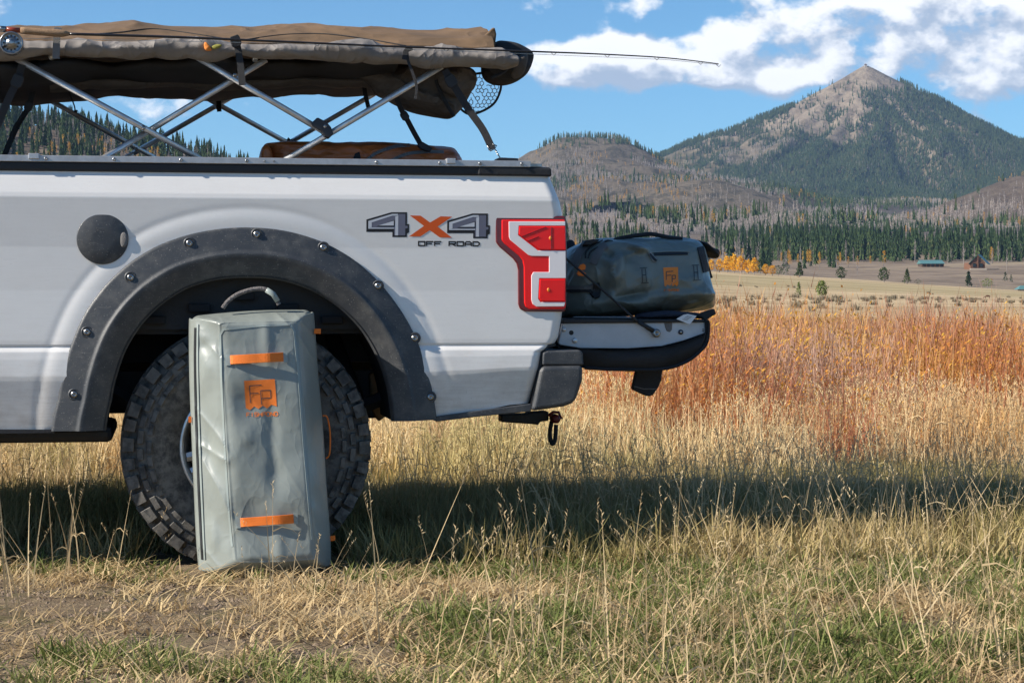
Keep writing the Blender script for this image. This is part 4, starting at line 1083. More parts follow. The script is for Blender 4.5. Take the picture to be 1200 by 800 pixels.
for px, py in ((87, 462), (102, 389), (153, 325), (222, 285), (301, 274.5), (379, 290), (443, 335), (486, 396), (504.5, 465)):
    h_ = hit(px, py, FB, 0, 6.8); X, Z = h_.x, h_.z; Y = h_.y
    bs = mk('bolt_recess', *lathe_y([(.021, Y+.002), (.019, Y-.0015), (.0165, Y-.002), (.014, Y-.0002), (.0001, Y-.0002)], X, Z, 20), M['plastic'], truck, smooth=True)
    mk('bolt', *lathe_y([(.0125, Y), (.0115, Y-.004), (.0085, Y-.0065), (.004, Y-.0075), (.0035, Y-.0045), (.0001, Y-.0045)], X, Z, 16), M['steel'], truck, smooth=True)
# inner fender liner
V = []; cl = [(0, YP-.02), (.02, YP+.03), (.0, YP+.25), (.0, YP+.42)]
for th in ths:
    for k, (s, Y) in enumerate(cl):
        p = flare_pt(th, .97, Y); V.append(p)
mk('wheel_liner', V, grid_faces(len(ths), len(cl)), M['liner'], truck, smooth=True)
V = [];
wall = [flare_pt(th, .97, YP+.42) for th in ths]
cz_ = [v for v in wall if v[2] > Z_(432, YP)]
mk('wheel_well_back', [(x_, YP+.42, z_) for x_, _, z_ in cz_], [tuple(range(len(cz_)))], M['liner'], truck)
for k in range(5): mk('liner_rib', *pbox(170+k*52, 196+k*52, 342+abs(k-2)*14, 352+abs(k-2)*14, YP+.06, YP+.41), M['liner'], truck, mods=[('bevel', .006, 2)])
# frame, axle, shock, exhaust
mk('frame_rail', *pbox(-860, 640, 440, 486, 7.35, 7.43), M['black'], truck)
mk('frame_rail', *box(XL, XR, 8.3, 8.38, Z_(486, YP), Z_(440, YP)), M['black'], truck)
mk('rocker_underside', *pbox(-860, 135, 500, 519, 7.0, 7.55), M['black'], truck, mods=[('bevel', .02, 2)])
mk('fuel_tank', *pbox(-500, 60, 486, 530, 7.45, 7.95), M['black'], truck, mods=[('bevel', .05, 4)])
mk('rocker_lip', *pbox(-860, 70, 500, 504, YP-.004, YP+.12), M['black'], truck)
WX, WZ = (291-CX)*PXM, Z_(524, YP)
mk('axle', *tube([(WX, 7.1, WZ), (WX, 7.75, WZ), (WX, 7.8, WZ), (WX, 8.0, WZ), (WX, 8.05, WZ), (WX, 8.7, WZ)], [.05, .05, .15, .15, .05, .05], 16), M['black'], truck, smooth=True)
mk('shock_absorber', *tube([(X_(400, YP), 7.28, Z_(395, YP)), (X_(428, YP), 7.25, Z_(470, YP)), (X_(440, YP), 7.22, Z_(530, YP))], [.030, .030, .018], 12), M['liner'], truck, smooth=True)
mk('leaf_spring', *tube([(X_(120, YP), 7.22, Z_(455, YP)), (X_(200, YP), 7.22, Z_(505, YP)), (WX, 7.22, Z_(515, YP)), (X_(380, YP), 7.22, Z_(508, YP)), (X_(470, YP), 7.22, Z_(470, YP))], .028, 6), M['black'], truck)
mk('rear_hanger', *prism([(433, 438), (446, 434), (452, 440), (452, 488), (444, 494), (436, 480)], 7.30, 7.36), mat('rusty_mud', (.22, .14, .07), .9, vary=.4, vscale=15), truck, mods=[('bevel', .006, 2)])
mk('tailpipe', *tube([(X_(-600, YP), 8.1, .48), (X_(300, YP), 8.1, .5), (X_(480, YP), 8.2, .46), (X_(600, YP), 8.7, .45)], .035, 12), M['darkmetal'], truck, smooth=True)

# ---- wheels
def wheel(cx, cy_out, cz, side, full):
    """side=-1: outer face looks at the camera"""
    w = bpy.data.objects.new('wheel', None); COL.objects.link(w); w.parent = truck
    w.location = Vector((cx, cy_out, cz))-truck.location
    Rr, wd = .432, .285; s = -side
    def Y(d): return cy_out+d*s            # d = depth inward from the outer face
    prof = [(.222, .045), (.232, .022), (.245, .014), (.285, .004), (.325, 0), (.350, .006), (.372, .016), (.392, .030), (.408, .050), (.414, .09), (.416, .1425), (.414, .195), (.408, .235), (.392, .255), (.35, .28), (.29, .285), (.235, .268), (.222, .24)]
    n = 96 if full else 48
    V, Fc = lathe_y([(r, Y(d)) for r, d in prof], cx, cz, n)
    # flatten where it bears on the ground
    V = [(a, b_, max(c, .004)) for a, b_, c in V]
    if side > 0: Fc = [tuple(reversed(f)) for f in Fc]
    mk('tyre', V, Fc, M['tyre'], w, smooth=True)
    A = Acc(); N = 40
    rowsL = [(.352, .378, .002, .020, .80, 0.0), (.383, .428, .010, .048, .74, .5), (.414, .432, .054, .098, .72, .15), (.414, .433, .106, .140, .7, .65), (.414, .433, .147, .180, .7, .2), (.414, .432, .188, .231, .72, .6), (.383, .428, .238, .275, .74, .1)]
    if full: rowsL = [(.322, .345, -.0045, .01, .82, .5)]+rowsL
    rs = random.Random(5)
    for (r0, r1, d0_, d1_, fr, ph) in rowsL:
        for k in range(N):
            jit = rs.uniform(-.06, .06)
            a0 = 2*math.pi*(k+ph+jit)/N; a1 = a0+2*math.pi*fr/N*(1.0 if k % 2 else .86)
            def q(a, r, d): return (cx+r*math.cos(a), Y(d), max(.002, cz+r*math.sin(a)))
            if r0 < .40:      # shoulder and side lugs follow the rounded sidewall
                rm = (r0+r1)/2; tilt = .012 if r0 > .38 else .006
                dj0 = -.002 if k % 2 else .002
                c8 = [q(a0, r0, d0_+.022), q(a1, r0, d0_+.022), q(a1, r0+.003, d0_-.008+dj0), q(a0, r0+.003, d0_-.008+dj0), q(a0, r1, d1_), q(a1, r1, d1_), q(a1, r1-.004, d0_-.004+tilt+dj0), q(a0, r1-.004, d0_-.004+tilt+dj0)]
                if d0_ > .2: c8 = [q(a0, r0, .262), q(a1, r0, .262), q(a1, r0+.003, .287), q(a0, r0+.003, .287), q(a0, r1, d0_), q(a1, r1, d0_), q(a1, r1-.004, .27), q(a0, r1-.004, .27)]
                A.add((c8, [(0, 1, 2, 3), (7, 6, 5, 4), (3, 2, 6, 7), (0, 3, 7, 4), (1, 5, 6, 2), (0, 4, 5, 1)]))
            else:
                c8 = [q(a0, r0-.01, d0_), q(a1, r0-.01, d0_), q(a1, r0-.01, d1_), q(a0, r0-.01, d1_), q(a0, r1, d0_+.003), q(a1, r1, d0_+.003), q(a1, r1, d1_-.003), q(a0, r1, d1_-.003)]
                A.add((c8, [(0, 1, 2, 3), (7, 6, 5, 4), (0, 4, 5, 1), (3, 2, 6, 7), (0, 3, 7, 4), (1, 5, 6, 2)]))
    tr = mk('tread', *A.get(), M['tyre'], w, mods=[('bevel', .0025, 1)] if full else [])
    bm = bmesh.new(); bm.from_mesh(tr.data); bmesh.ops.recalc_face_normals(bm, faces=bm.faces); bm.to_mesh(tr.data); bm.free()
    # rim: lip, dished barrel and six double spokes
    V, Fc = lathe_y([(.226, Y(.055)), (.233, Y(.028)), (.228, Y(.016)), (.219, Y(.018)), (.214, Y(.030)), (.205, Y(.06)), (.198, Y(.14)), (.198, Y(.25))], cx, cz, 64)
    mk('rim', V, Fc, M['alu'], w, smooth=True)
    V, Fc = lathe_y([(.198, Y(.14)), (.10, Y(.15)), (.0001, Y(.15))], cx, cz, 32); mk('brake_disc', V, Fc, M['darkmetal'], w, smooth=True)
    A = Acc()
    for k in range(6):
        a = 2*math.pi*k/6+.3
        for da in (-.13, .13):
            p0 = (cx+.05*math.cos(a+da*2), Y(.05), cz+.05*math.sin(a+da*2)); p1 = (cx+.21*math.cos(a+da), Y(.045), cz+.21*math.sin(a+da))
            A.add(tube([p0, p1], [.022, .017], 6))
    A.add(lathe_y([(.075, Y(.08)), (.075, Y(.045)), (.06, Y(.035)), (.03, Y(.03)), (.0001, Y(.03))], cx, cz, 24))
    mk('spokes', *A.get(), M['alu'], w, smooth=False)
wheel(WX, 6.90, WZ, -1, True)
wheel(WX, 8.84, WZ, 1, False)

# ---- drive brake: tail light
P6 = lambda pts: [(400+a/4, 230+b_/4) for a, b_ in pts]
lt = bpy.data.objects.new('tail_light', None); COL.objects.link(lt); lt.parent = truck; lt.location = Vector((X_(625, YP), YP, Z_(310, YP)))-truck.location
YL = float(body_y(600, 300))
L0 = P6([(722, 104), (728, 95), (740, 92), (1045, 92), (1053, 100), (1057, 250), (1052, 530), (1044, 541), (862, 540), (838, 528), (830, 505), (829, 345), (822, 315), (805, 292), (742, 238), (725, 215)])
mk('housing', *prism(L0, YL-.007, YL+.06), M['darkred'], lt, mods=[('bevel', .004, 3)])
L1 = P6([(752, 110), (1047, 110), (1050, 115), (1053, 520), (1042, 529), (882, 529), (864, 518), (858, 500), (856, 330), (850, 300), (835, 280), (765, 222), (752, 205)])
mk('red_lens', *prism(L1, YL-.0105, YL-.002), M['red'], lt, mods=[('bevel', .003, 2)])
L2 = P6([(785, 118), (1050, 118), (1050, 138), (832, 138), (829, 182), (922, 254), (1052, 255), (1053, 384), (928, 384), (923, 480), (934, 496), (1050, 496), (1045, 516), (915, 517), (897, 505), (891, 485), (891, 372), (900, 355), (974, 355), (974, 281), (893, 280), (878, 276), (792, 205), (786, 190)])
mk('white_lens', *prism(L2, YL-.0125, YL-.004), M['whitelens'], lt, mods=[('bevel', .0015, 2)])
L3 = P6([(834, 141), (1051, 141), (1054, 252), (927, 251), (832, 180)])
mk('red_lens', *prism(L3, YL-.0145, YL-.004), M['red'], lt, mods=[('bevel', .003, 2)])
L4 = P6([(930, 388), (1052, 388), (1050, 493), (938, 493), (926, 478)])
mk('red_lens', *prism(L4, YL-.0145, YL-.004), M['red'], lt, mods=[('bevel', .003, 2)])
for a_, b_ in ((980, 196), (971, 438)):
    mk('bulb', *puff(P6([(a_-7, b_), (a_, b_-10), (a_+7, b_), (a_, b_+10)]), YL-.0145, .002, .001, n=12, rings=5), mat('amber_bulb', (.9, .25, .03), .2), lt, smooth=True)
# facets in the upper lamp
for q in ([(845, 190), (960, 145)], [(870, 212), (925, 190)], [(985, 145), (985, 250)]):
    a_, b_ = P6(q); mk('lens_ridge', *tube([P(a_[0], a_[1], YL-.0145), P(b_[0], b_[1], YL-.0145)], .0016, 6), M['darkred'], lt)

# ---- decal 4x4 OFF ROAD on the bed side
def bed_poly(pts, up):
    bm_V, bm_F = fillpoly(pts, None, Yd=YP, seg=5.)
    V = []
    for v in bm_V:
        px = CX+v[0]/PXM; py = HZ-(v[2]-CH)/PXM; V.append((v[0], float(body_y(px, py))-up, v[2]))
    return V, bm_F
dc = bpy.data.objects.new('decal', None); COL.objects.link(dc); dc.parent = truck; dc.location = Vector((X_(500, YP), YP, Z_(265, YP)))-truck.location
four = [(115, 110), (232, 76), (305, 76), (305, 131), (315, 131), (315, 170), (305, 176), (305, 192), (237, 192), (237, 168), (115, 168)]
four_in = [(124, 117), (235, 84), (297, 84), (297, 139), (308, 139), (308, 150), (297, 152), (297, 184), (245, 184), (245, 152), (124, 152)]
four_lo = [(124, 152), (245, 152), (245, 158), (124, 158)]
hi1 = [(124, 117), (235, 84), (262, 84), (262, 92), (236, 92), (140, 124), (140, 146), (124, 148)]
hi2 = [(250, 96), (264, 92), (264, 184), (250, 184)]
hole = [(172, 138), (243, 116), (243, 138)]
for k, (dxx, dyy) in enumerate(((0, 0), (378, 6))):
    sh_ = lambda pts: P6([(a_+dxx, b_+dyy) for a_, b_ in pts])
    mk('digit_outline', *bed_poly(sh_(four), .0004), M['dkprint'], dc)
    mk('digit_fill', *bed_poly(sh_(four_in), .0007), M['greyprint'], dc)
    mk('digit_highlight', *bed_poly(sh_(hi1), .0010), M['silverprint'], dc)
    mk('digit_highlight', *bed_poly(sh_(hi2), .0010), M['silverprint'], dc)
    mk('digit_highlight', *bed_poly(sh_([(124, 148), (246, 148), (246, 153), (124, 153)]), .0010), M['silverprint'], dc)
    mk('digit_opening', *bed_poly(sh_([(160, 143), (247, 112), (247, 143)]), .0013), M['dkprint'], dc)
    mk('digit_opening', *bed_poly(sh_(hole), .0016), M['silverprint'], dc)
mk('cross_mark', *bed_poly(P6([(318, 91), (368, 92), (413, 124), (462, 95), (516, 97), (448, 143), (516, 195), (458, 193), (412, 160), (368, 189), (315, 189), (384, 140)]), .0008), M['orangedecal'], dc)
A = Acc()
x0, y0 = Wp(490., 283.2); x1, y1 = Wp(563., 288.2); txt = 'OFF ROAD'; cw = (x1-x0)/7.8
ox = x0
for ch in txt:
    if ch == ' ': ox += cw*.8; continue
    A = Acc()
    for stt in GL[ch]:
        for a_, b_ in zip(stt[:-1], stt[1:]):
            q0 = np.array((ox+a_[0]*cw*.78, y0+a_[1]*(y1-y0))); q1 = np.array((ox+b_[0]*cw*.78, y0+b_[1]*(y1-y0))); d = q1-q0; L = np.linalg.norm(d); d /= L; nn = np.array([-d[1], d[0]])*.8; q0 = q0-d*.5; q1 = q1+d*.5
            V = []
            for s_ in (q0+nn, q1+nn, q1-nn, q0-nn): V.append(((s_[0]-CX)*PXM, float(body_y(s_[0], s_[1]))-.0006, CH-(s_[1]-HZ)*PXM))
            A.add((V, [(0, 1, 2, 3)]))
    mk('letter', *A.get(), M['dkprint'], dc); ox += cw

# ---- bumper, lower trim, hitch
P7 = lambda pts: [(560+a/4, 340+b_/4) for a, b_ in pts]
bp = bpy.data.objects.new('rear_bumper', None); COL.objects.link(bp); bp.parent = truck; bp.location = Vector((X_(655, YP), 7.9, Z_(440, YP)))-truck.location
mk('end_cap', *prism(P7([(303, 355), (493, 352), (492, 420), (462, 515), (440, 532), (405, 545), (330, 556), (252, 566), (268, 500), (290, 380)]), YP-.03, 7.25), M['plastic'], bp, mods=[('bevel', .014, 4)], smooth=False)
mk('top_pad', *prism(P7([(306, 292), (330, 284), (478, 280), (492, 290), (497, 352), (302, 352)]), YP-.022, 7.3), M['plastic'], bp, mods=[('bevel', .012, 4)])
mk('beam', *box(X_(648, YP), X_(676, YP), 7.3, 8.84, Z_(470, YP), Z_(415, YP)), M['steel'], bp, mods=[('bevel', .02, 3)])
mk('corner_seal', *prism(P7([(290, 300), (300, 275), (325, 256), (365, 250), (362, 262), (330, 268), (308, 284), (302, 350), (255, 560), (245, 556)]), YP-.004, YP+.1), M['black'], truck)
mk('body_trim', *prism([(508, 490), (512, 487.5), (560, 481), (622, 473), (624, 476), (622, 482), (560, 488), (511, 494)], YP-.012, YP+.1), M['plastic'], truck, mods=[('bevel', .003, 2)])
mk('hitch_receiver', *prism(P7([(110, 584), (232, 578), (250, 572), (332, 566), (334, 612), (292, 616), (286, 632), (262, 628), (110, 618)]), 7.50, 7.58), M['black'], truck, mods=[('bevel', .006, 2)])
hp = [P(560+a/4, 340+b_/4, 7.5) for a, b_ in ((358, 600),)][0]
hs = thing('hitch_strap', (hp[0], 7.5, hp[2]-.09), 'black tow strap hanging from the red ended hitch pin under the bumper', 'tow strap')
mk('shackle_pin', *lathe_y([(.0001, 7.455), (.012, 7.455), (.0175, 7.462), (.0175, 7.51), (.01, 7.54)], hp[0], hp[2], 20), M['pin'], hs, smooth=True)
mk('shackle', *tube([(hp[0]-.028, 7.47, hp[2]+.012), (hp[0]-.01, 7.47, hp[2]+.026), (hp[0]+.012, 7.47, hp[2]+.024), (hp[0]+.022, 7.47, hp[2])], .006, 8), M['pin'], hs, smooth=True)
V = []; path = [(347, 612), (338, 660), (341, 705), (349, 718), (358, 712), (364, 680), (366, 630)]
mk('loop', *tube([P(560+a/4, 340+b_/4, 7.5) for a, b_ in catmull(path, 30, False)], .0085, 8), M['web'], hs, smooth=True)

# ---- tailgate, lying open
YT = 7.0
tg = bpy.data.objects.new('tailgate', None); COL.objects.link(tg); tg.parent = truck; tg.location = Vector((X_(660, YT), 7.9, Z_(385, YT)))-truck.location
mk('edge_panel', *prism(P7([(378, 246), (400, 154), (1064, 149), (1066, 200), (1010, 220), (960, 237), (862, 262), (700, 273), (480, 271), (385, 256)]), YT, YT+.035), M['greypanel'], tg, mods=[('bevel', .003, 2)])
mk('inner_skin', *prism(P7([(398, 156), (398, 133), (1062, 137), (1066, 150)]), YT-.012, 8.72), M['black'], tg, mods=[('bevel', .004, 2)])
mk('core', *prism(P7([(390, 240), (402, 158), (1060, 153), (1060, 195), (860, 255), (700, 268), (480, 266)]), YT+.036, 8.70), M['black'], tg)
# padded cover hanging below: curved shell, thicker lip at the outer end
sec = catmull(P7([(375, 260), (480, 274), (700, 278), (862, 268), (960, 245), (1030, 214), (1063, 196), (1066, 142), (1074, 138), (1081, 152), (1076, 232), (1040, 290), (960, 345), (850, 372), (740, 376), (640, 374), (500, 366), (430, 320)]), 90)
V = []; Ys = [YT-.01, YT-.014, YT+.0, 7.1, 7.6, 8.2, 8.72]
nS = len(sec); cc = sec.mean(0)
V = []
for k, Y in enumerate([YT-.012]+[YT-.02+.1*i for i in range(18)]):
    s_ = .985 if k == 0 else 1.
    for a_, b_ in Wt(cc+(sec-cc)*s_):
        nz = .006*float(vnoise(a_*.05, Y*7, b_*.05, 3))
        V.append((X_(a_, YT), Y, Z_(b_, YT)+nz))
nk = 19
Fc = grid_faces(nk, nS, True)
mk('padded_cover', V, Fc+[tuple(range(nS))[::-1]], M['tentdark'], tg, smooth=True)
mk('cover_edge', *tube([P(a_, b_, YT-.012) for a_, b_ in catmull(P7([(1068, 142), (1080, 155), (1076, 230), (1040, 288), (962, 342), (850, 370), (640, 371), (500, 363)]), 40, False)], .006, 8), M['web'], tg, smooth=True)
mk('hanging_strap', *prism(P7([(745, 372), (868, 370), (862, 420), (848, 455), (822, 492), (800, 498), (765, 484), (728, 466), (727, 455)]), YT+.10, YT+.135), M['web'], tg, mods=[('bevel', .006, 3)])
mk('strap_seam', *tube([P(560+a/4, 340+b_/4, YT+.098) for a, b_ in ((733, 450), (775, 462), (838, 462))], .0018, 5), M['webgrey'], tg)
def pt7(a_, b_, Y): return P(560+a_/4, 340+b_/4, Y)
def disc7(a_, b_, r, name, m, Y=YT, h=.004):
    c = pt7(a_, b_, Y); mk(name, *lathe_y([(r, Y+.001), (r, Y-h*.6), (r*.8, Y-h), (.0001, Y-h)], c[0], c[2], 18), M[m], tg, smooth=True)
disc7(438, 199, .0085, 'hole', 'black', h=.0008); disc7(403, 184, .008, 'bolt', 'alu', h=.008); disc7(453, 235, .010, 'bolt', 'alu', h=.009); disc7(950, 196, .009, 'latch_bolt', 'darkmetal', h=.008); disc7(950, 196, .005, 'latch_bolt', 'steel', h=.011)
mk('latch_notch', *prism(P7([(872, 147), (912, 147), (910, 186), (900, 196), (886, 192), (878, 172)]), YT-.003, YT+.01), M['webgrey'], tg, mods=[('bevel', .002, 2)])
for yy_ in (185, 193): mk('hinge_mark', *prism(P7([(1052, yy_-4), (1060, yy_-4), (1060, yy_), (1052, yy_)]), YT-.0015, YT), M['black'], tg)
cb_ = bpy.data.objects.new('support_cable', None); COL.objects.link(cb_); cb_.parent = truck; cb_.location = Vector((X_(700, 6.97), 6.97, Z_(340, 6.97)))-truck.location
c0_ = pt7(835, 201, 6.985)
mk('cable', *tube([P(655, 296, 6.99), P(690, 326, 6.985), P(712, 345, 6.98), P(735, 366, 6.978), P(752, 381, 6.978)], .0042, 8), M['black'], cb_, smooth=True)
mk('sleeve', *tube([P(748, 377, 6.978), P(765, 387.5, 6.978)], [.007, .009], 8), M['black'], cb_, smooth=True)
mk('end_eye', *lathe_y([(.0155, 6.995), (.0155, 6.978), (.012, 6.972), (.006, 6.970), (.005, 6.975), (.0001, 6.975)], c0_[0], c0_[2], 20), M['steel'], cb_, smooth=True)

# ---- cab, bonnet and front wheels beyond the left edge of the picture
def xpx(m): return 600+m/PXM
cabp = [(-2.56, .50), (-2.56, 1.42), (-2.66, 1.90), (-2.95, 1.95), (-3.9, 1.93), (-4.55, 1.42), (-5.75, 1.30), (-5.85, .95), (-5.85, .45), (-5.35, .45), (-5.15, .78), (-4.7, .93), (-4.25, .78), (-4.05, .45), (-2.9, .42)]
cabp = [(a_+1.165, b_) for a_, b_ in cabp]; V = [(a_, YP+.02, b_) for a_, b_ in cabp]+[(a_, 8.84, b_) for a_, b_ in cabp]; n_ = len(cabp)
mk('cab', V, [tuple(range(n_))[::-1], tuple(range(n_, 2*n_))]+[(i, (i+1) % n_, (i+1) % n_+n_, i+n_) for i in range(n_)][::1], M['paint'], truck, mods=[('bevel', .04, 4)])
for q in ([(-2.75, 1.45), (-2.78, 1.85), (-3.25, 1.87), (-3.25, 1.45)], [(-3.33, 1.45), (-3.33, 1.87), (-3.85, 1.86), (-4.35, 1.45)]):
    q = [(a_+1.165, b_) for a_, b_ in q]; mk('side_window', [(a_, YP+.012, b_) for a_, b_ in q]+[(a_, YP+.03, b_) for a_, b_ in q], [(0, 1, 2, 3), (4, 7, 6, 5), (0, 4, 5, 1), (1, 5, 6, 2), (2, 6, 7, 3), (3, 7, 4, 0)], M['glass'], truck)
wheel(WX-3.7, 6.90, WZ, -1, False); wheel(WX-3.7, 8.84, WZ, 1, False)

# ============================================================ folding canopy over the bed
can = thing('folding_canopy', (X_(200, 7.6), 7.6, Z_(184, 6.95)), 'brown and grey canvas canopy folded flat on scissor poles above the truck bed', 'canopy')
YN, YFAR = 6.95, 8.30
def pole(a_, b_, Y, r=.0105, Y2=None, name='pole'):
    p0, p1 = P(a_[0], a_[1], Y), P(b_[0], b_[1], Y2 or Y)
    return mk(name, *tube([p0, p1], r, 14), M['alu'], can, smooth=True)
pole((14, 66), (236, 187), YN-.012); pole((172, 155), (312, 70), YN+.012); pole((222, 62), (382, 156), YN-.012); pole((334, 188), (518, 78), YN+.012)
pole((-10, 80), (186, 188), YFAR-.012); pole((146, 62), (338, 168), YFAR-.012); pole((156, 180), (348, 70), YFAR+.012); pole((338, 168), (500, 75), YFAR+.012)
pole((172, 155), (-20, 270), YN+.012); pole((156, 180), (-40, 290), YFAR+.012)
# cross bars carrying the cloth
for px, py in ((60, 66), (300, 66), (505, 68)): mk('cross_bar', *tube([P(px, py, YN), (P(px, py, YN)[0], YFAR, P(px, py, YN)[2])], .0105, 10), M['alu'], can, smooth=True)
def joint(px, py, Y, r=.011):
    c = P(px, py, Y); mk('joint_bolt', *lathe_y([(r, Y+.012), (r, Y-.006), (r*.6, Y-.011), (.0001, Y-.011)], c[0], c[2], 12), M['steel'], can, smooth=True)
joint(168, 150, YN-.02, .008); joint(275, 88, YN-.02, .008); joint(160, 175, YFAR-.02, .008); joint(254, 126, YFAR-.02, .008)
mk('pole_bracket', *prism([(365, 144), (372, 137.5), (383, 143), (388, 149), (391, 157), (386, 162), (380, 160), (377, 154), (366, 148)], YN-.030, YN+.028), M['darkmetal'], can, mods=[('bevel', .004, 2)])
bq = P(381, 148, YN-.030); mk('joint_bolt', *lathe_y([(.006, bq[1]+.002), (.006, bq[1]-.003), (.0001, bq[1]-.004)], bq[0], bq[2], 12), M['steel'], can, smooth=True)
mk('pole_bracket', *prism([(335, 165), (338, 161), (343, 166), (344, 172), (338, 171)], YFAR-.02, YFAR+.02), M['darkmetal'], can)

def sheet(name, secs, matr, amp, fs, seed, ncol=260, parent=can, x0=-260, x1=580, closed=False, folds=0., endfn=None):
    """cloth swept along the truck; secs(px) gives a list of (Y, row as seen at YN)"""
    pxs = np.linspace(x0, x1, ncol); V = []; n = None
    for k, px in enumerate(pxs):
        s = secs(px); n = len(s)
        for j, (Y, row) in enumerate(s):
            z = Z_(row, YN); X = X_(px, YN)
            V.append((X, Y, z))
    V = np.array(V)
    d = amp*fbm(V[:, 0]*fs, V[:, 1]*fs*1.6, V[:, 2]*fs*1.6, 4, seed)
    if folds:
        rd = 1-np.abs(fbm(V[:, 0]*fs*1.1, V[:, 1]*fs, V[:, 2]*fs*2.2, 3, seed+7)); d = d+folds*(rd**5-.3)
    V[:, 2] += d; V[:, 1] -= d*.8
    Fc = grid_faces(ncol, n, closed)
    if closed: Fc += [tuple(range(n)), tuple(range((ncol-1)*n, ncol*n))[::-1]]
    return mk(name, V, Fc, matr, parent, smooth=True), (V, Fc)
def zline(row, Y): return HZ+(row-HZ)*Y/YN      # row (seen at YN) of a point that shows on 'row' when it lies at depth Y
topx = [-260, -120, 0, 60, 120, 155, 200, 250, 300, 345, 380, 430, 500, 560, 580]
topy = [31, 33, 31, 30.5, 28.5, 27, 32, 33, 34, 31, 29, 33, 35, 33.5, 32]
_tp = Wt(list(zip(topx, topy))); topx = [q[0] for q in _tp]; topy = [q[1] for q in _tp]
def wtab(xs, ys):
    q = Wt(list(zip(xs, ys))); return lambda px: float(np.interp(px, [a_[0] for a_ in q], [a_[1] for a_ in q]))
lo_tab = wtab([-260, 400, 520, 575, 580], [55, 56, 57, 58, 60])
def sec_top(px):
    tp = np.interp(px, topx, topy); e = np.clip((580-px)/10., 0, 1)
    lo = lo_tab(px); bul = 4*math.sin(px/47.)+2*math.sin(px/19.)
    mid = (tp+lo)/2
    return [(YN-.02, lo+6), (YN-.045, lo), (YN-.03, lo-5-bul*.2), (YN+.0, mid+1+bul*.4), (YN+.05, zline(mid-5, YN+.05)), (YN+.12, zline(tp+3, YN+.12)), (YN+.2, zline(tp+.8, YN+.2)), (YN+.3, zline(tp, YN+.3)), (YN+.5, zline(tp, YN+.3)-2), (7.7, zline(tp, YN+.3)-6), (8.0, zline(tp, YN+.3)-3), (8.2, zline(tp, YN+.3)+12), (8.35, lo)]
def upsample(fn, m=5):
    def g(px):
        s = np.array(fn(px)); return [tuple(q) for q in catmull(s, (len(s)-1)*m, False)]
    return g
_, top_geo = sheet('top_canvas', upsample(sec_top, 4), M['canvas'], .011, 3.0, 61, folds=.010)
BT = bvh(top_geo)
# right end of the canvas: a peaked corner closed by a gusset
V, Fc = prism([(577, 62), (558, 52), (565, 44), (577, 33), (580, 32), (582, 40), (580, 58)], YN+.02, YN+.5); mk('end_gusset', V, Fc, M['canvas'], can, mods=[('bevel', .006, 3)], smooth=False)
# seam cord running over the canvas
cords = [[(100, 41), (140, 38), (178, 34), (215, 38), (272, 47)], [(280, 48), (330, 41), (380, 40), (430, 46), (476, 54)]]
for cd in cords: mk('seam_cord', *tube([hit(a_, b_, BT, .0025, YN) for a_, b_ in catmull(cd, 40, False)], .0024, 6), M['web'], can, smooth=True)
def sec_roll(cy, ry, rY, Yc, tw=0.):
    def f(px):
        out = []; w_ = 1+.10*math.sin(px/31.)+.06*math.sin(px/13.+1)
        for k in range(28):
            t_ = 2*math.pi*k/28; out.append((Yc-rY*w_*math.cos(t_), cy(px)+ry(px)*w_*math.sin(t_)))
        return out
    return f
rc = wtab([-260, 0, 60, 120, 240, 300, 420, 480, 560, 612], [60, 61, 58, 59, 60, 61, 63, 65, 70, 75])
rr_ = lambda px: float(np.interp(px, [-260, 0, 30, 62, 75, 120, 255, 275, 300, 440, 478, 500, 590, 612], [12, 11, 13, 8, 9, 12, 12, 8.5, 10, 12, 10, 14, 14, 5]))
_, roll_geo = sheet('rolled_cover', sec_roll(rc, rr_, .050, YN-.03), M['cover'], .013, 4.5, 71, ncol=420, x1=608, closed=True, folds=.014)
# hard dark body of the folded tent under the cloth
bc = wtab([-260, -30, 40, 75, 150, 300, 350, 430, 470], [80, 80, 79, 75, 73, 72, 71, 70, 70])
br = lambda px: float(np.interp(px, [-260, 30, 62, 75, 100, 300, 430, 470], [18, 18, 17, 16, 18, 17, 15, 13]))
sheet('tent_body', sec_roll(bc, br, .50, 7.50), M['tentdark'], .02, 2.5, 81, ncol=200, x1=470, closed=True, folds=.012)
bc2 = wtab([-260, 60, 90, 330, 460], [93, 90, 86, 84, 84])
sheet('under_roll', sec_roll(bc2, lambda px: 9., .06, 7.25), M['taupe'], .014, 4, 91, ncol=200, x0=60, x1=455, closed=True, folds=.01)
mk('drooping_flap', *puff([(405, 82), (432, 99), (442, 108), (452, 113), (480, 127), (510, 135), (528, 138), (536, 133), (545, 121), (556, 96), (550, 84), (520, 74), (460, 72)], 7.22, .10, .25, p=4, amp=.022, fs=7, seed=13, folds=.03, n=160, rings=34), M['taupe'], can, smooth=True)
mk('drooping_flap', *puff([(515, 80), (535, 76), (554, 84), (557, 96), (552, 108), (540, 114), (525, 110), (512, 98)], 7.12, .07, .2, p=3, amp=.02, fs=9, seed=17, folds=.02, n=120, rings=28), M['taupe'], can, smooth=True)
mk('end_hood', *puff([(572, 62), (576, 52), (590, 48), (606, 51), (618, 57), (623.5, 63), (622, 75), (616, 88), (606, 95), (592, 96), (578, 90), (571, 78)], 7.08, .08, .35, p=3, amp=.015, fs=8, seed=19, folds=.02, n=140, rings=30), M['tentdark'], can, smooth=True)
mk('hood_lining', *puff([(598, 86), (600, 74), (607, 66), (618, 64), (617, 78), (612, 88), (603, 92)], 7.02, .035, .02, p=3, amp=.01, fs=14, seed=23, n=80, rings=16), M['taupe'], can, smooth=True)
hoodb = None
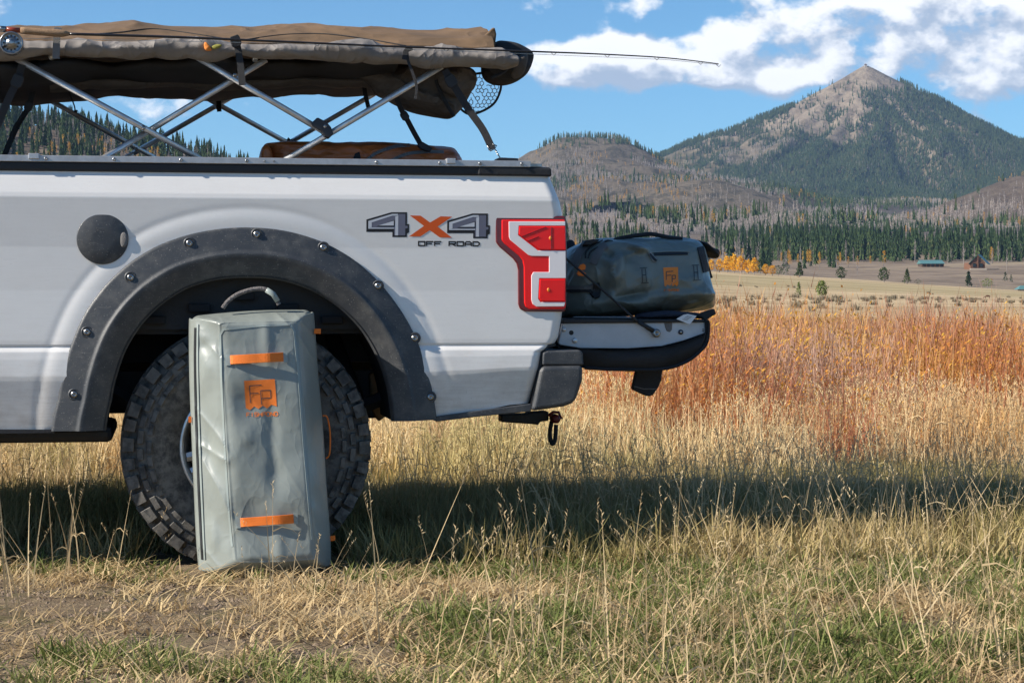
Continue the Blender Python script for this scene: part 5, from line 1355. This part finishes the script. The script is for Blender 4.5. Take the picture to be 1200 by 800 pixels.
mk('binding', *tube([P(a_, b_, 6.985) for a_, b_ in catmull([(597, 62), (596, 76), (590, 85), (575, 92)], 20, False)], .006, 8), M['web'], can, smooth=True)
mk('binding', *tube([P(a_, b_, 7.10) for a_, b_ in catmull([(511, 94), (518, 112), (532, 137)], 20, False)], .007, 8), M['web'], can, smooth=True)

# straps
def strap(pts, wpx, Y, label=None, name='strap', m='web', th=.003, buckle=None, Y2=None, par=None):
    p = catmull(pts, max(10, len(pts)*5), False) if len(pts) > 2 else np.array([np.array(pts[0])+(np.array(pts[1])-np.array(pts[0]))*k/8 for k in range(9)], float)
    n = len(p); V = []
    for i in range(n):
        d = p[min(i+1, n-1)]-p[max(i-1, 0)]; d = d/np.linalg.norm(d); nn = np.array([-d[1], d[0]])*wpx/2; yy = Y+((Y2-Y)*i/(n-1) if Y2 else 0)
        for s_, o_ in ((1, 0), (-1, 0), (-1, th), (1, th)):
            q = p[i]+nn*s_; q = P(q[0], q[1], yy); V.append((q[0], yy+o_, q[2]))
    Fc = grid_faces(n, 4, True)+[(0, 1, 2, 3), (4*n-1, 4*n-2, 4*n-3, 4*n-4)]
    o = mk(name, V, Fc, M[m], par or can)
    if buckle:
        for t_ in buckle:
            i = int(t_*(n-1)); q = p[i]; d = p[min(i+1, n-1)]-p[max(i-1, 0)]; ang = math.atan2(d[1], d[0]); L = wpx*.85; W = wpx*.75
            ca, sa = math.cos(ang), math.sin(ang); yy = Y+((Y2-Y)*i/(n-1) if Y2 else 0)
            po = [(q[0]+ca*a_*L-sa*b_*W, q[1]+sa*a_*L+ca*b_*W) for a_, b_ in ((-1, -.8), (-.5, -1), (.6, -1), (1, -.6), (1, .6), (.6, 1), (-.5, 1), (-1, .8))]
            mk('buckle', *prism(po, yy-.006, yy+.008), M['black'], o, mods=[('bevel', .002, 2)])
    return o
strap([(68, 32), (66.5, 45), (65.5, 69)], 8.5, YN-.11, m='webgrey'); 
strap([(275.5, 46), (279, 58), (281.5, 75), (284, 100)], 8, YN-.115, buckle=[.1])
strap([(477, 55), (478, 70), (483, 84), (488, 100), (487, 116)], 3.2, YN-.115, name='cable_tie')
strap([(483, 56), (476, 60), (474, 70)], 6, YN-.12)
strap([(26, 76), (20, 95), (9, 118), (-8, 160)], 9, YN-.02, buckle=[.35])
strap([(39, 107), (32, 128), (20, 148), (5, 182)], 6.5, 7.3, buckle=[.3])
strap([(26, 135), (18, 147), (12, 160)], 3, 7.28)
strap([(75, 84), (77, 92), (82, 110), (87, 124), (88, 130)], 1.6, 7.4, name='toggle_cord'); strap([(87, 130), (91, 131)], 3, 7.4, name='cord_lock')
strap([(253, 88), (255, 105), (257, 131)], 5.5, 8.2)
strap([(426, 84), (427, 104), (432, 127)], 5, 7.35)
strap([(464, 113), (470, 128), (477, 140), (485, 155), (494, 171)], 6, 7.1, buckle=[.45], Y2=7.25)
strap([(521, 82), (531, 99), (549, 128), (566, 152), (577, 175)], 8.5, YN-.03, buckle=[.22])
# hook and link from the last strap to the rail plate
mk('hook', *tube([P(a_, b_, YN-.028) for a_, b_ in ((571, 171), (575, 177), (580, 174), (582, 171), (577, 169))], .0028, 6), M['steel'], can, smooth=True)
for k in range(3): mk('chain_link', *tube([P(579+k*1.7, 174+k*3.1, YN-.028), P(582.5+k*1.7, 178+k*3.1, YN-.028-.004*(k % 2))], .0022, 6), M['steel'], can, smooth=True)

# flower-like fly stuck in the cover
fl = thing('fishing_fly', P(243, 58, YN-.10), 'orange feathered fishing fly stuck in the grey rolled cover', 'fishing fly')
mk('feather', *puff([(239, 52), (241, 49), (244, 52), (247, 56), (248, 59), (243, 60), (240, 58)], YN-.10, .008, .008, n=30, rings=8, amp=.004, fs=60), mat('orange_feather', (.75, .24, .04), .8), fl, smooth=True)
mk('wing', *puff([(248, 55), (254, 52), (260, 53), (257, 56), (250, 58)], YN-.10, .005, .005, n=24, rings=6, amp=.003, fs=60), mat('olive_feather', (.28, .26, .05), .8), fl, smooth=True)

# ============================================================ fishing rod
rod = thing('fishing_rod', P(20, 40, YN-.14), 'fly fishing rod with round silver reel lying along the top of the canopy', 'fishing rod')
YR = YN-.13
mk('grip', *tube([P(24, 36, YR), P(30, 36.2, YR), P(50, 38, YR), P(66, 39, YR), P(74, 39.5, YR), P(81, 40, YR)], [.0105, .012, .0115, .013, .012, .006], 14), M['cork'], rod, smooth=True)
mk('reel_seat', *tube([P(6, 34.5, YR), P(24, 36, YR)], .0085, 12), M['redwood'], rod, smooth=True)
mk('reel_seat_cap', *tube([P(-2, 34, YR), P(6.5, 34.6, YR)], .0105, 12), M['steel'], rod, smooth=True)
rp_ = [P(80, 40, YR), P(200, 43.5, YR), P(330, 49, YR), P(480, 55.5, YR), P(622, 60.5, YR), P(700, 63.5, YR), P(780, 68, YR), P(842, 75, YR)]
rp2 = catmull([(q[0], q[2]) for q in rp_], 50, False); rp2 = [(a_, YR, b_) for a_, b_ in rp2]
mk('blank', *tube(rp2, list(np.linspace(.0048, .0016, len(rp2))), 8), M['rod'], rod, smooth=True)
for k in (9, 16, 23, 30, 36, 41, 46, 49):
    q = rp2[min(k, len(rp2)-1)]; mk('guide', *tube([(q[0]-.008, YR, q[2]-.003), (q[0], YR-.004, q[2]-.011), (q[0]+.008, YR, q[2]-.003)], .0012, 5), M['steel'], rod)
mk('line', *tube([P(22, 45, YR), P(330, 51, YR), P(480, 58, YR), P(610, 63, YR), P(780, 70, YR), P(842, 76, YR)], .0008, 4), mat('pale_line', (.5, .52, .5), .4), rod)
rc_ = P(13.5, 51, YR); reel = bpy.data.objects.new('reel', None); COL.objects.link(reel); reel.parent = rod; reel.location = Vector(rc_)-rod.location
mk('frame', *lathe_y([(.030, YR+.03), (.0385, YR+.03), (.0385, YR-.012), (.035, YR-.015), (.033, YR-.012), (.031, YR-.010), (.0165, YR-.012), (.015, YR-.016), (.0001, YR-.016)], rc_[0], rc_[2], 48), M['reel'], reel, smooth=True)
mk('hub', *lathe_y([(.013, YR-.015), (.012, YR-.022), (.006, YR-.024), (.0001, YR-.024)], rc_[0], rc_[2], 24), M['steel'], reel, smooth=True)
for k in range(12):
    t_ = k*math.pi/6; mk('vent', *lathe_y([(.0032, YR-.0108), (.0032, YR-.0135), (.0001, YR-.0135)], rc_[0]+.024*math.cos(t_), rc_[2]+.024*math.sin(t_), 8), M['darkmetal'], reel)
mk('knob', *tube([(rc_[0]-.022, YR-.012, rc_[2]-.012), (rc_[0]-.022, YR-.03, rc_[2]-.012)], .004, 8), M['black'], reel, smooth=True)

# ============================================================ landing net
net = thing('landing_net', P(560, 112, 7.3), 'round landing net with clear knotless mesh hanging behind the canopy end', 'landing net')
hoop = catmull([(538, 126), (532, 118), (536, 98), (552, 88), (572, 86), (584, 92), (587, 103), (580, 120), (566, 130), (550, 134)], 60)
mk('hoop', *tube([P(a_, b_, 7.32) for a_, b_ in hoop]+[P(hoop[0][0], hoop[0][1], 7.32)], .0045, 8), M['black'], net, smooth=True)
cen = hoop.mean(0); A = Acc(); rows_h = 13
nodes = {}
def netp(px, py):
    d = np.array([px, py])-cen; a_ = math.atan2(d[1], d[0]); k = int(((a_-math.atan2(*(hoop[0]-cen)[::-1]))/(2*math.pi)*len(hoop))) % len(hoop)
    # radial limit by nearest hoop direction
    da = hoop-cen; an = np.arctan2(da[:, 1], da[:, 0]); i = int(np.argmin(np.abs(np.angle(np.exp(1j*(an-a_)))))); rl = np.hypot(*da[i]); r = np.hypot(*d)/rl
    return r
hx = 2.9; pts_ = []
for j in range(-14, 15):
    for i in range(-14, 15):
        for q in (0, 1):
            px = cen[0]+i*hx*1.732+(j % 2)*hx*.866; py = cen[1]+j*hx*1.5+q*hx
            r = netp(px, py)
            if r < 1.0: pts_.append((px+random.uniform(-.7, .7), py+random.uniform(-.7, .7), r))
for layer in (0, 1):
    used = [(P(px, py, 7.32+(.16 if layer else .05)*(1-r*r)), px, py) for px, py, r in pts_]
    for i in range(len(used)):
        for j in range(i+1, len(used)):
            d = math.hypot(used[i][1]-used[j][1], used[i][2]-used[j][2])
            if d < hx*1.28: A.add(tube([used[i][0], used[j][0]], .0017, 3, False))
mk('mesh', *A.get(), mat('rubber_net', (.62, .62, .60), .5), net)

# ============================================================ rust bag lying in the bed
ob = thing('rust_bag', P(420, 190, 7.35), 'rust brown vinyl bag with grey straps lying in the truck bed', 'bag')
gB = puff([(302, 196), (304, 184), (308, 172), (316, 168), (350, 167), (392, 168), (430, 167), (470, 169), (500, 172), (528, 175), (534, 179), (540, 190), (538, 210), (420, 216), (310, 212)], 7.35, .20, .25, p=3.5, amp=.016, fs=7, seed=33, folds=.02, n=180, rings=36)
mk('body', *gB, M['rustbag'], ob, smooth=True); Bb = bvh(gB)
for pth in ([(425, 192), (440, 180), (462, 172), (480, 170)], [(452, 192), (475, 181), (500, 178), (520, 178)]):
    mk('strap', *ribbon(pth, 3.6, Bb, .004, 7.2, curve=True), M['webgrey'], ob, mods=[('solid', .002)])
mk('patch', *fillpoly([(414, 186), (416, 180), (421, 178), (423, 186)], Bb, .003, 7.2), M['web'], ob, mods=[('solid', .002)])
mk('buckle', *prism([(489, 170), (495, 166), (502, 170), (507, 174), (504, 178), (494, 175)], 7.14, 7.17), M['black'], ob, mods=[('bevel', .003, 2)])
mk('roll_end', *puff([(304, 190), (306, 175), (312, 170), (318, 176), (320, 188), (314, 196)], 7.22, .05, .1, n=60, rings=16, amp=.006, fs=12), M['rustbag'], ob, smooth=True)

# ============================================================ duffel on the tailgate
P8 = lambda pts: [(640+a/5.4545, 260+b_/5.4545) for a, b_ in pts]
df = thing('dry_duffel', P(748, 376, 7.35), 'dark grey green waterproof duffel lying on the open tailgate', 'duffel bag')
YD = 7.38
gD = puff(P8([(60, 600), (40, 450), (60, 300), (120, 200), (190, 150), (300, 118), (450, 108), (600, 104), (760, 108), (900, 112), (955, 125), (990, 160), (1008, 220), (1022, 330), (1052, 450), (1062, 500), (1045, 548), (960, 566), (800, 584), (600, 600), (400, 618), (200, 622)]), YD, .25, .27, p=3.6, q=2.2, amp=.014, fs=6, seed=44, folds=.026, n=260, rings=60)
# pinched hollows and bulges like the photographed cloth
V = np.array(gD[0]); pxv = G['cx']+V[:, 0]*G['f']/YD; pyv = HZ-(V[:, 2]-CH)*G['f']/YD
def dent(cx, cy, rx, ry, d, ang=0.):
    cx, cy = Wp(cx, cy)
    ca, sa = math.cos(ang), math.sin(ang); u = ((pxv-cx)*ca+(pyv-cy)*sa)/rx; v = (-(pxv-cx)*sa+(pyv-cy)*ca)/ry
    return d*np.exp(-(u*u+v*v))
dd = dent(722, 300, 16, 10, .030, .3)+dent(735, 292, 10, 4, -.020, .1)+dent(728, 356, 18, 7, -.022, .1)+dent(722, 346, 20, 4, .022, -.2)+dent(708, 318, 5, 20, -.018, .2)+dent(740, 330, 6, 22, -.012, -.2)+dent(700, 300, 8, 5, .02, .6)+dent(760, 283, 40, 4, -.008)
dd = dd+dent(690, 340, 14, 10, .03)+dent(800, 345, 50, 5, -.012, -.05)
V[:, 1] += np.where(V[:, 1] < YD-.02, dd*1.35, 0)
# flat bottom resting on the gate
zb = Z_(371, YD); V[:, 2] = np.maximum(V[:, 2], zb+(V[:, 0]*0))
gD = (V, gD[1]); mk('body', *gD, M['tpu2'], df, smooth=True); BD = bvh(gD)
mk('pocket_zip', *ribbon(P8([(690, 206), (905, 200)]), 3.2, BD, .003, YD), M['zip'], df, mods=[('solid', .003)])
mk('pocket_welt', *ribbon(P8([(650, 196), (780, 188), (915, 190)]), 1.0, BD, .005, YD), M['tpu'], df, mods=[('solid', .003)])
mk('zip_pull', *ribbon(P8([(662, 205), (680, 225), (705, 250)]), 2.2, BD, .008, YD), M['black'], df, mods=[('solid', .004)])
mk('zip_pull_ring', *tube([hit(*q, BD, .009, YD) for q in P8([(655, 203), (670, 200), (706, 238), (700, 256), (686, 250), (655, 203)])], .0018, 5), M['steel'], df, smooth=True)
mk('logo_patch', *fillpoly(P8([(748, 292), (843, 288), (845, 398), (835, 412), (822, 398), (812, 412), (800, 400), (790, 410), (775, 400), (765, 414), (756, 410)]), BD, .0015, YD), M['orangeprint2'], df, smooth=True)
A = Acc()
for q in ([(768, 318), (768, 370)], [(768, 318), (812, 315)], [(768, 342), (800, 340)], [(805, 342), (826, 341), (827, 362), (806, 364)], [(805, 342), (806, 385)]):
    A.add(ribbon(P8(q), .9, BD, .0026, YD, step=1.5))
mk('logo_letters', *A.get(), M['printdark'], df)
mk('logo_name', *lettering('FISHPOND', 640+756/5.4545, 260+430/5.4545, 640+850/5.4545, 260+443/5.4545, .6, BD, .0022, YD, slope=-.02), M['orangeprint'], df)
for X0 in (608, 940):
    A = Acc(); dyy = 0 if X0 == 608 else -18
    for q in ([(X0-10, 296+dyy), (X0+38, 292+dyy)], [(X0+4, 300+dyy), (X0+8, 388+dyy)], [(X0+26, 298+dyy), (X0+34, 384+dyy)], [(X0, 392+dyy), (X0+48, 388+dyy)], [(X0+6, 340+dyy), (X0+30, 338+dyy)]):
        A.add(ribbon(P8(q), .9, BD, .003, YD, step=1.5))
    mk('lash_tab', *A.get(), M['printdark'], df)
mk('compression_strap', *ribbon(P8([(255, 145), (215, 190), (190, 250), (180, 275)]), 9, BD, .004, YD, curve=True), M['webgrey'], df, mods=[('solid', .003)])
mk('compression_strap', *ribbon(P8([(385, 145), (350, 175), (318, 225), (300, 268)]), 9, BD, .004, YD, curve=True), M['webgrey'], df, mods=[('solid', .003)])
for q in ([(235, 148), (252, 118), (300, 110), (345, 112), (330, 128), (280, 150)], [(365, 150), (375, 122), (395, 112), (432, 118), (425, 140), (400, 152)]):
    mk('buckle', *prism(P8(q), YD-.16, YD-.10), M['black'], df, mods=[('bevel', .004, 3)])
for pth in ([(252, 230), (255, 190), (300, 150), (360, 118)], [(268, 232), (285, 190), (330, 160)]):
    mk('cord', *tube([hit(*q, BD, .006, YD) for q in catmull(P8(pth), 14, False)], .0028, 6), M['black'], df, smooth=True)
for q in ([(205, 300), (215, 275), (240, 266), (255, 280), (250, 305), (225, 310)], [(197, 330), (205, 312), (235, 315), (258, 330), (250, 345), (205, 345)]):
    mk('pull_tab', *prism(P8(q), YD-.27, YD-.26), M['orange'], df, mods=[('bevel', .002, 2)])
mk('side_handle', *ribbon(P8([(120, 408), (150, 420), (280, 420), (300, 405), (330, 405)]), 4, BD, .008, YD), M['webgrey'], df, mods=[('solid', .005)])
mk('side_handle', *ribbon(P8([(130, 440), (280, 440), (300, 470), (325, 480)]), 3.4, BD, .008, YD), M['web'], df, mods=[('solid', .005)])
mk('handle_anchor', *fillpoly(P8([(300, 395), (340, 392), (350, 430), (340, 480), (315, 488), (295, 470), (300, 430)]), BD, .012, YD), M['black'], df, mods=[('solid', .006)])
mk('carry_handle', *tube([P(*q, YD-.10) for q in catmull(P8([(415, 140), (450, 112), (520, 96), (600, 84), (672, 78), (740, 90), (800, 104), (870, 108)]), 40, False)], .008, 8), M['web'], df, smooth=True)
mk('carry_handle', *tube([P(*q, YD+.08) for q in catmull(P8([(460, 118), (560, 88), (672, 80), (800, 98), (900, 112)]), 40, False)], .007, 8), M['webgrey'], df, smooth=True)
mk('end_closure', *puff(P8([(938, 122), (965, 118), (1000, 140), (1050, 170), (1085, 180), (1098, 200), (1088, 232), (1060, 225), (1010, 195), (985, 170)]), YD, .10, .12, n=70, rings=16, amp=.008, fs=14, seed=3, folds=.008), M['web'], df, smooth=True)
mk('end_strap', *ribbon(P8([(1022, 210), (1030, 280), (1048, 340), (1055, 360)]), 4, None, .004, YD-.05), M['web'], df, mods=[('solid', .004)])
mk('end_strap', *ribbon(P8([(985, 160), (1005, 240), (1025, 320)]), 7, BD, .006, YD-.12), M['web'], df, mods=[('solid', .004)])
# black gear bits beside the tail light
sm = thing('strap_bundle', P(667, 376, 7.5), 'black strap bundle and clips standing behind the tail light beside the duffel', 'strap')
mk('strap', *puff([(662, 290), (664, 283), (670, 281), (674, 286), (673, 300), (670, 318), (672, 372), (655, 374), (654, 320)], 7.62, .05, .08, n=60, rings=14, amp=.008, fs=16), M['web'], sm, smooth=True)
# cloth and tag under the duffel
cl_ = thing('navy_cloth', P(790, 374, 7.05), 'navy cloth squeezed between the duffel and the tailgate edge', 'cloth')
zt = 373.4
mk('cloth', *puff(P8([(575, 606), (600, 586), (680, 574), (780, 566), (880, 572), (960, 580), (1010, 600), (1000, 618), (900, 616), (700, 618), (600, 618)]), 7.12, .09, .15, n=90, rings=20, amp=.007, fs=22, seed=6, folds=.006), M['navy'], cl_, smooth=True)
mk('care_tag', *fillpoly(P8([(832, 620), (880, 592), (905, 588), (962, 600), (918, 655)]), None, 0, 7.0-.02, 4.), M['label'], cl_, mods=[('solid', .0012)])
A = Acc()
for k in range(4): A.add(ribbon(P8([(872+k*9, 622-k*7), (905+k*9, 628-k*7)]), .5, None, 0, 7.0-.0215))
mk('tag_print', *A.get(), M['webgrey'], cl_)
bs_ = thing('black_strap', P(828, 372, 7.05), 'black webbing strap end sticking out past the outer corner of the tailgate', 'strap')
mk('webbing', *prism(P8([(958, 596), (1030, 568), (1076, 553), (1088, 590), (1060, 604), (1035, 622), (1020, 640), (1000, 612)]), 7.03, 7.06), M['web'], bs_, mods=[('bevel', .004, 2)])

# ============================================================ roller dry bag leaning on the wheel
rb = thing('dry_bag', (X_(305, 6.7), 6.75, 0), 'tall light grey green waterproof bag with orange handles leaning against the rear wheel', 'bag')
NU, NV = 150, 280
def Wpa(px, py): return Wp(px, py)
# the photographed outline, corners first
Lf = catmull([(223, 372), (222.5, 392), (223, 440), (225, 500), (228, 572), (231, 636), (234, 671)], 60, False)
Rt = catmull([(369, 364), (371, 392), (374, 440), (379, 500), (383, 572), (387, 632), (387.5, 664)], 60, False)
us = np.linspace(0, 1, NU); vs_ = np.linspace(0, 1, NV)
def edge(c, v): 
    x = np.interp(v, np.linspace(0, 1, len(c)), c[:, 0]); y = np.interp(v, np.linspace(0, 1, len(c)), c[:, 1]); return x, y
UU, VV = np.meshgrid(us, vs_)
lx, ly = edge(Lf, VV); rx, ry = edge(Rt, VV)
PX = lx+(rx-lx)*UU; PY = ly+(ry-ly)*UU
# rounded corners: pull the outer border in
du = np.minimum(UU, 1-UU)*150; dv = np.minimum(VV, 1-VV)*300
cr = 12.
def rnd(du, dv):
    a_ = np.clip(cr-du, 0, cr); b_ = np.clip(cr-dv, 0, cr); d = np.hypot(a_, b_)
    return a_, b_, np.where(d > 1e-6, np.maximum(a_, b_)/np.maximum(d, 1e-6), 1)
a_, b_, sc = rnd(du, dv)
sx_ = np.where(UU < .5, 1, -1); sy_ = np.where(VV < .5, 1, -1)
PX = PX+sx_*a_*(1-sc); PY = PY+sy_*b_*(1-sc)
PY = PY-np.where(VV < .5, 1, 0)*7*(1-VV*2)**6*np.sin(np.pi*UU)*.4+np.where(VV > .5, 1, 0)*6*(VV*2-1)**5*np.sin(np.pi*np.clip(UU, 0, 1))*1.0
# inner panel edges as fractions of the face
xl = np.interp(VV, [0, .06, 1], [.24, .245, .30]); xr2 = np.interp(VV, [0, .06, 1], [.83, .83, .86]); yt, yb = .095, .89
fu = np.minimum(UU/xl, (1-UU)/(1-xr2)); fv = np.minimum(VV/yt, (1-VV)/(1-yb))
def smin(a, b, k=.18):
    h = np.clip(.5+.5*(b-a)/k, 0, 1); return b*(1-h)+a*h-k*h*(1-h)
f0 = smin(fu, fv); f = smin(f0, np.ones_like(f0), .25); f = np.clip(f, 0, 1)
D = .118*(.65*np.clip(f, 0, 1)+.35*np.sin(np.clip(f, 0, 1)*math.pi/2))
edge_d = np.clip(np.minimum(du, dv)/4., 0, 1)
D = D+.007*np.sqrt(np.clip(1-(1-edge_d)**2, 0, 1))
PX, PY = Wpa(PX, PY); X0_ = X_(PX, 6.70); Z0_ = Z_(PY, 6.70)
side = 1-np.clip((f-.8)/.2, 0, 1)
w1 = fbm(X0_*5+Z0_*3.5, Z0_*4-X0_*3, 0, 2, 301); w2 = fbm(X0_*16, Z0_*22, 1, 3, 302); rdg = 1-np.abs(fbm(X0_*5+2+Z0_*2, Z0_*7+X0_*6, 3, 2, 303))
D = D+(.012*w1+.0010*w2+.010*(rdg**6-.3)*(.15+.85*side))*np.clip(np.minimum(du, dv)/8, 0, 1)
D = D+.006*np.exp(-((UU-.60)/.05)**2)*np.sin(VV*9)*np.clip(np.minimum(du, dv)/8, 0, 1)-.010*np.exp(-((UU-.45)/.16)**2-((VV-.42)/.06)**2)-.009*np.exp(-((UU-.62)/.1)**2-((VV-.62)/.05)**2)+.008*np.exp(-((UU-.42)/.1)**2-((VV-.52)/.04)**2)
D = D+.010*np.exp(-((UU-.10)/.06)**2-((VV-.33)/.07)**2)-.010*np.exp(-((UU-.12)/.05)**2-((VV-.22)/.03)**2)-.012*np.exp(-((UU-.13)/.04)**2-((VV-.55)/.05)**2)+.010*np.exp(-((UU-.11)/.05)**2-((VV-.80)/.05)**2)
seam = np.exp(-((f0-.93)/.035)**2)*.0028
D = D+seam*np.clip(np.minimum(du, dv)/8, 0, 1)
lean = (Z0_)*.085
YB = 6.715+lean                                    # back plane of the face shell
Vf = np.stack([X0_, YB-D-.03, Z0_], 2).reshape(-1, 3)
Vf[:, 2] = np.maximum(Vf[:, 2], .006)
Ff = [fc[::-1] for fc in grid_faces(NV, NU)]
# side wall and back
ring = [i for i in range(NU)]+[NU*(j+1)-1 for j in range(1, NV)]+[NU*(NV-1)+i for i in range(NU-2, -1, -1)]+[NU*j for j in range(NV-2, 0, -1)]
nv = len(Vf); VV_ = [Vf]; nring = len(ring); cen_ = Vf[ring].mean(0)
for dpt, shr in ((.012, 1.006), (.03, 1.012), (.06, 1.012), (.09, 1.004), (.105, .985), (.112, .95)):
    rvv = Vf[ring].copy(); base = rvv-cen_; rvv[:, 0] = cen_[0]+base[:, 0]*shr; rvv[:, 2] = np.maximum(.004, cen_[2]+base[:, 2]*(1+(shr-1)*.5)); rvv[:, 1] += dpt; VV_.append(rvv)
V = np.vstack(VV_); Fc = list(Ff); prev = ring
for k in range(6):
    cur = [nv+k*nring+i for i in range(nring)]
    for i in range(nring): Fc.append((prev[i], cur[i], cur[(i+1) % nring], prev[(i+1) % nring])[::-1])
    prev = cur
Fc.append(tuple(prev)[::-1])
bagg = mk('body', V, Fc, M['tpu'], rb, smooth=True)
bm = bmesh.new(); bm.from_mesh(bagg.data); bmesh.ops.recalc_face_normals(bm, faces=bm.faces); bm.to_mesh(bagg.data); bm.free()
BB = bvh((V, Fc))
YBG = 6.62
mk('zip', *ribbon([(229, 384), (228.5, 420), (229.5, 480), (231.5, 540), (234, 600), (237, 655)], 2.2, BB, .0015, YBG, step=3, curve=True), M['zip'], rb, mods=[('solid', .003)])
mk('zip_guard', *ribbon([(232, 380), (231.8, 420), (233, 480), (235, 540), (237.5, 600), (240, 655)], 1.6, BB, .003, YBG, step=3, curve=True), M['tpuline'], rb, mods=[('solid', .004)])
seamp = [[(258, 392), (262, 386), (300, 382), (340, 380), (345, 388), (350, 440), (356, 520), (363, 600), (366, 632)], [(258, 392), (259, 440), (263, 520), (268, 600), (272, 640)], [(222.5+2, 366), (262, 386)], [(369, 359), (343, 381)]]
for sp in seamp[:2]: mk('seam', *ribbon(sp, 2.4, BB, .0012, YBG, step=3), M['tpuline'], rb, mods=[('solid', .0015)])
for (a_, b_) in (((270, 421.5), (332, 418)), ((282, 612), (344, 607.5))):
    L = lambda s_: .012*math.sin(math.pi*min(1, max(0, s_)))**.5
    mk('handle', *ribbon([a_, b_], 10.5, BB, .005, YBG, step=3, lift=L), M['orange'], rb, mods=[('solid', .003), ('bevel', .0008, 1)])
    mk('handle_tab', *ribbon([(a_[0]-6, a_[1]+.3), a_], 13, BB, .003, YBG), M['tpuline'], rb, mods=[('solid', .0025)])
    mk('handle_tab', *ribbon([b_, (b_[0]+5, b_[1]-.3)], 13, BB, .003, YBG), M['tpuline'], rb, mods=[('solid', .0025)])
lg = [(286, 446), (322, 444), (324.5, 476), (318, 474), (313, 478.5), (308, 475), (303, 479), (298, 476), (293, 480.5), (288, 478)]
mk('logo_patch', *fillpoly(lg, BB, .0012, YBG, 3.), M['orangeprint'], rb, smooth=True)
A = Acc()
for q in ([(292.5, 452), (293.5, 472)], [(292.5, 452), (306.5, 451)], [(293, 461), (303, 460.5)], [(305.5, 457.5), (317, 457), (317.5, 466), (306, 467)], [(305.5, 457.5), (306.5, 474)]):
    A.add(ribbon(q, 1.0, BB, .0020, YBG, step=1.5))
mk('logo_letters', *A.get(), M['printdark'], rb)
mk('logo_name', *lettering('FISHPOND', 289, 483.5, 325.5, 488, .95, BB, .0016, YBG, slope=-.03), M['orangeprint'], rb)
# grab rope on top, zip pull tabs on the right
mk('grab_rope', *tube([P(a_, b_, 6.72) for a_, b_ in catmull([(261, 361), (268, 352), (280, 344), (296, 339), (309, 338.5), (318, 343), (324, 351), (327, 357)], 40, False)], .0075, 10), M['rope'], rb, smooth=True)
mk('rope_sleeve', *tube([P(312, 339.5, 6.717), P(320, 344.5, 6.717), P(325.5, 353, 6.717)], .0095, 10), M['tpuline'], rb, smooth=True)
mk('pull_tab', *prism([(368, 385), (376, 385), (376, 391), (368, 391)], 6.72, 6.724), M['orange'], rb, mods=[('bevel', .001, 1)])
mk('pull_tab', *prism([(386, 628), (393, 627), (393, 633), (387, 634)], 6.70, 6.704), M['orange'], rb, mods=[('bevel', .001, 1)])
mk('pull_tab', *prism([(220.5, 488), (224.5, 488), (224.5, 495), (221, 495)], 6.72, 6.724), M['orange'], rb)
mk('cord_loop', *tube([P(a_, b_, 6.76) for a_, b_ in catmull([(378, 487), (383, 488), (386, 500), (387, 515), (386, 532), (382, 537)], 24, False)], .0028, 6), M['orange'], rb, smooth=True)

# turn everything of the truck frame into place
bpy.context.view_layer.update()
Mr = Matrix.Rotation(TH, 4, 'Z')
for o in list(COL.objects):
    if o not in before_truck and o.parent is None:
        o.location = Mr @ o.location; o.rotation_euler = (0, 0, TH)
truck_frame(False)
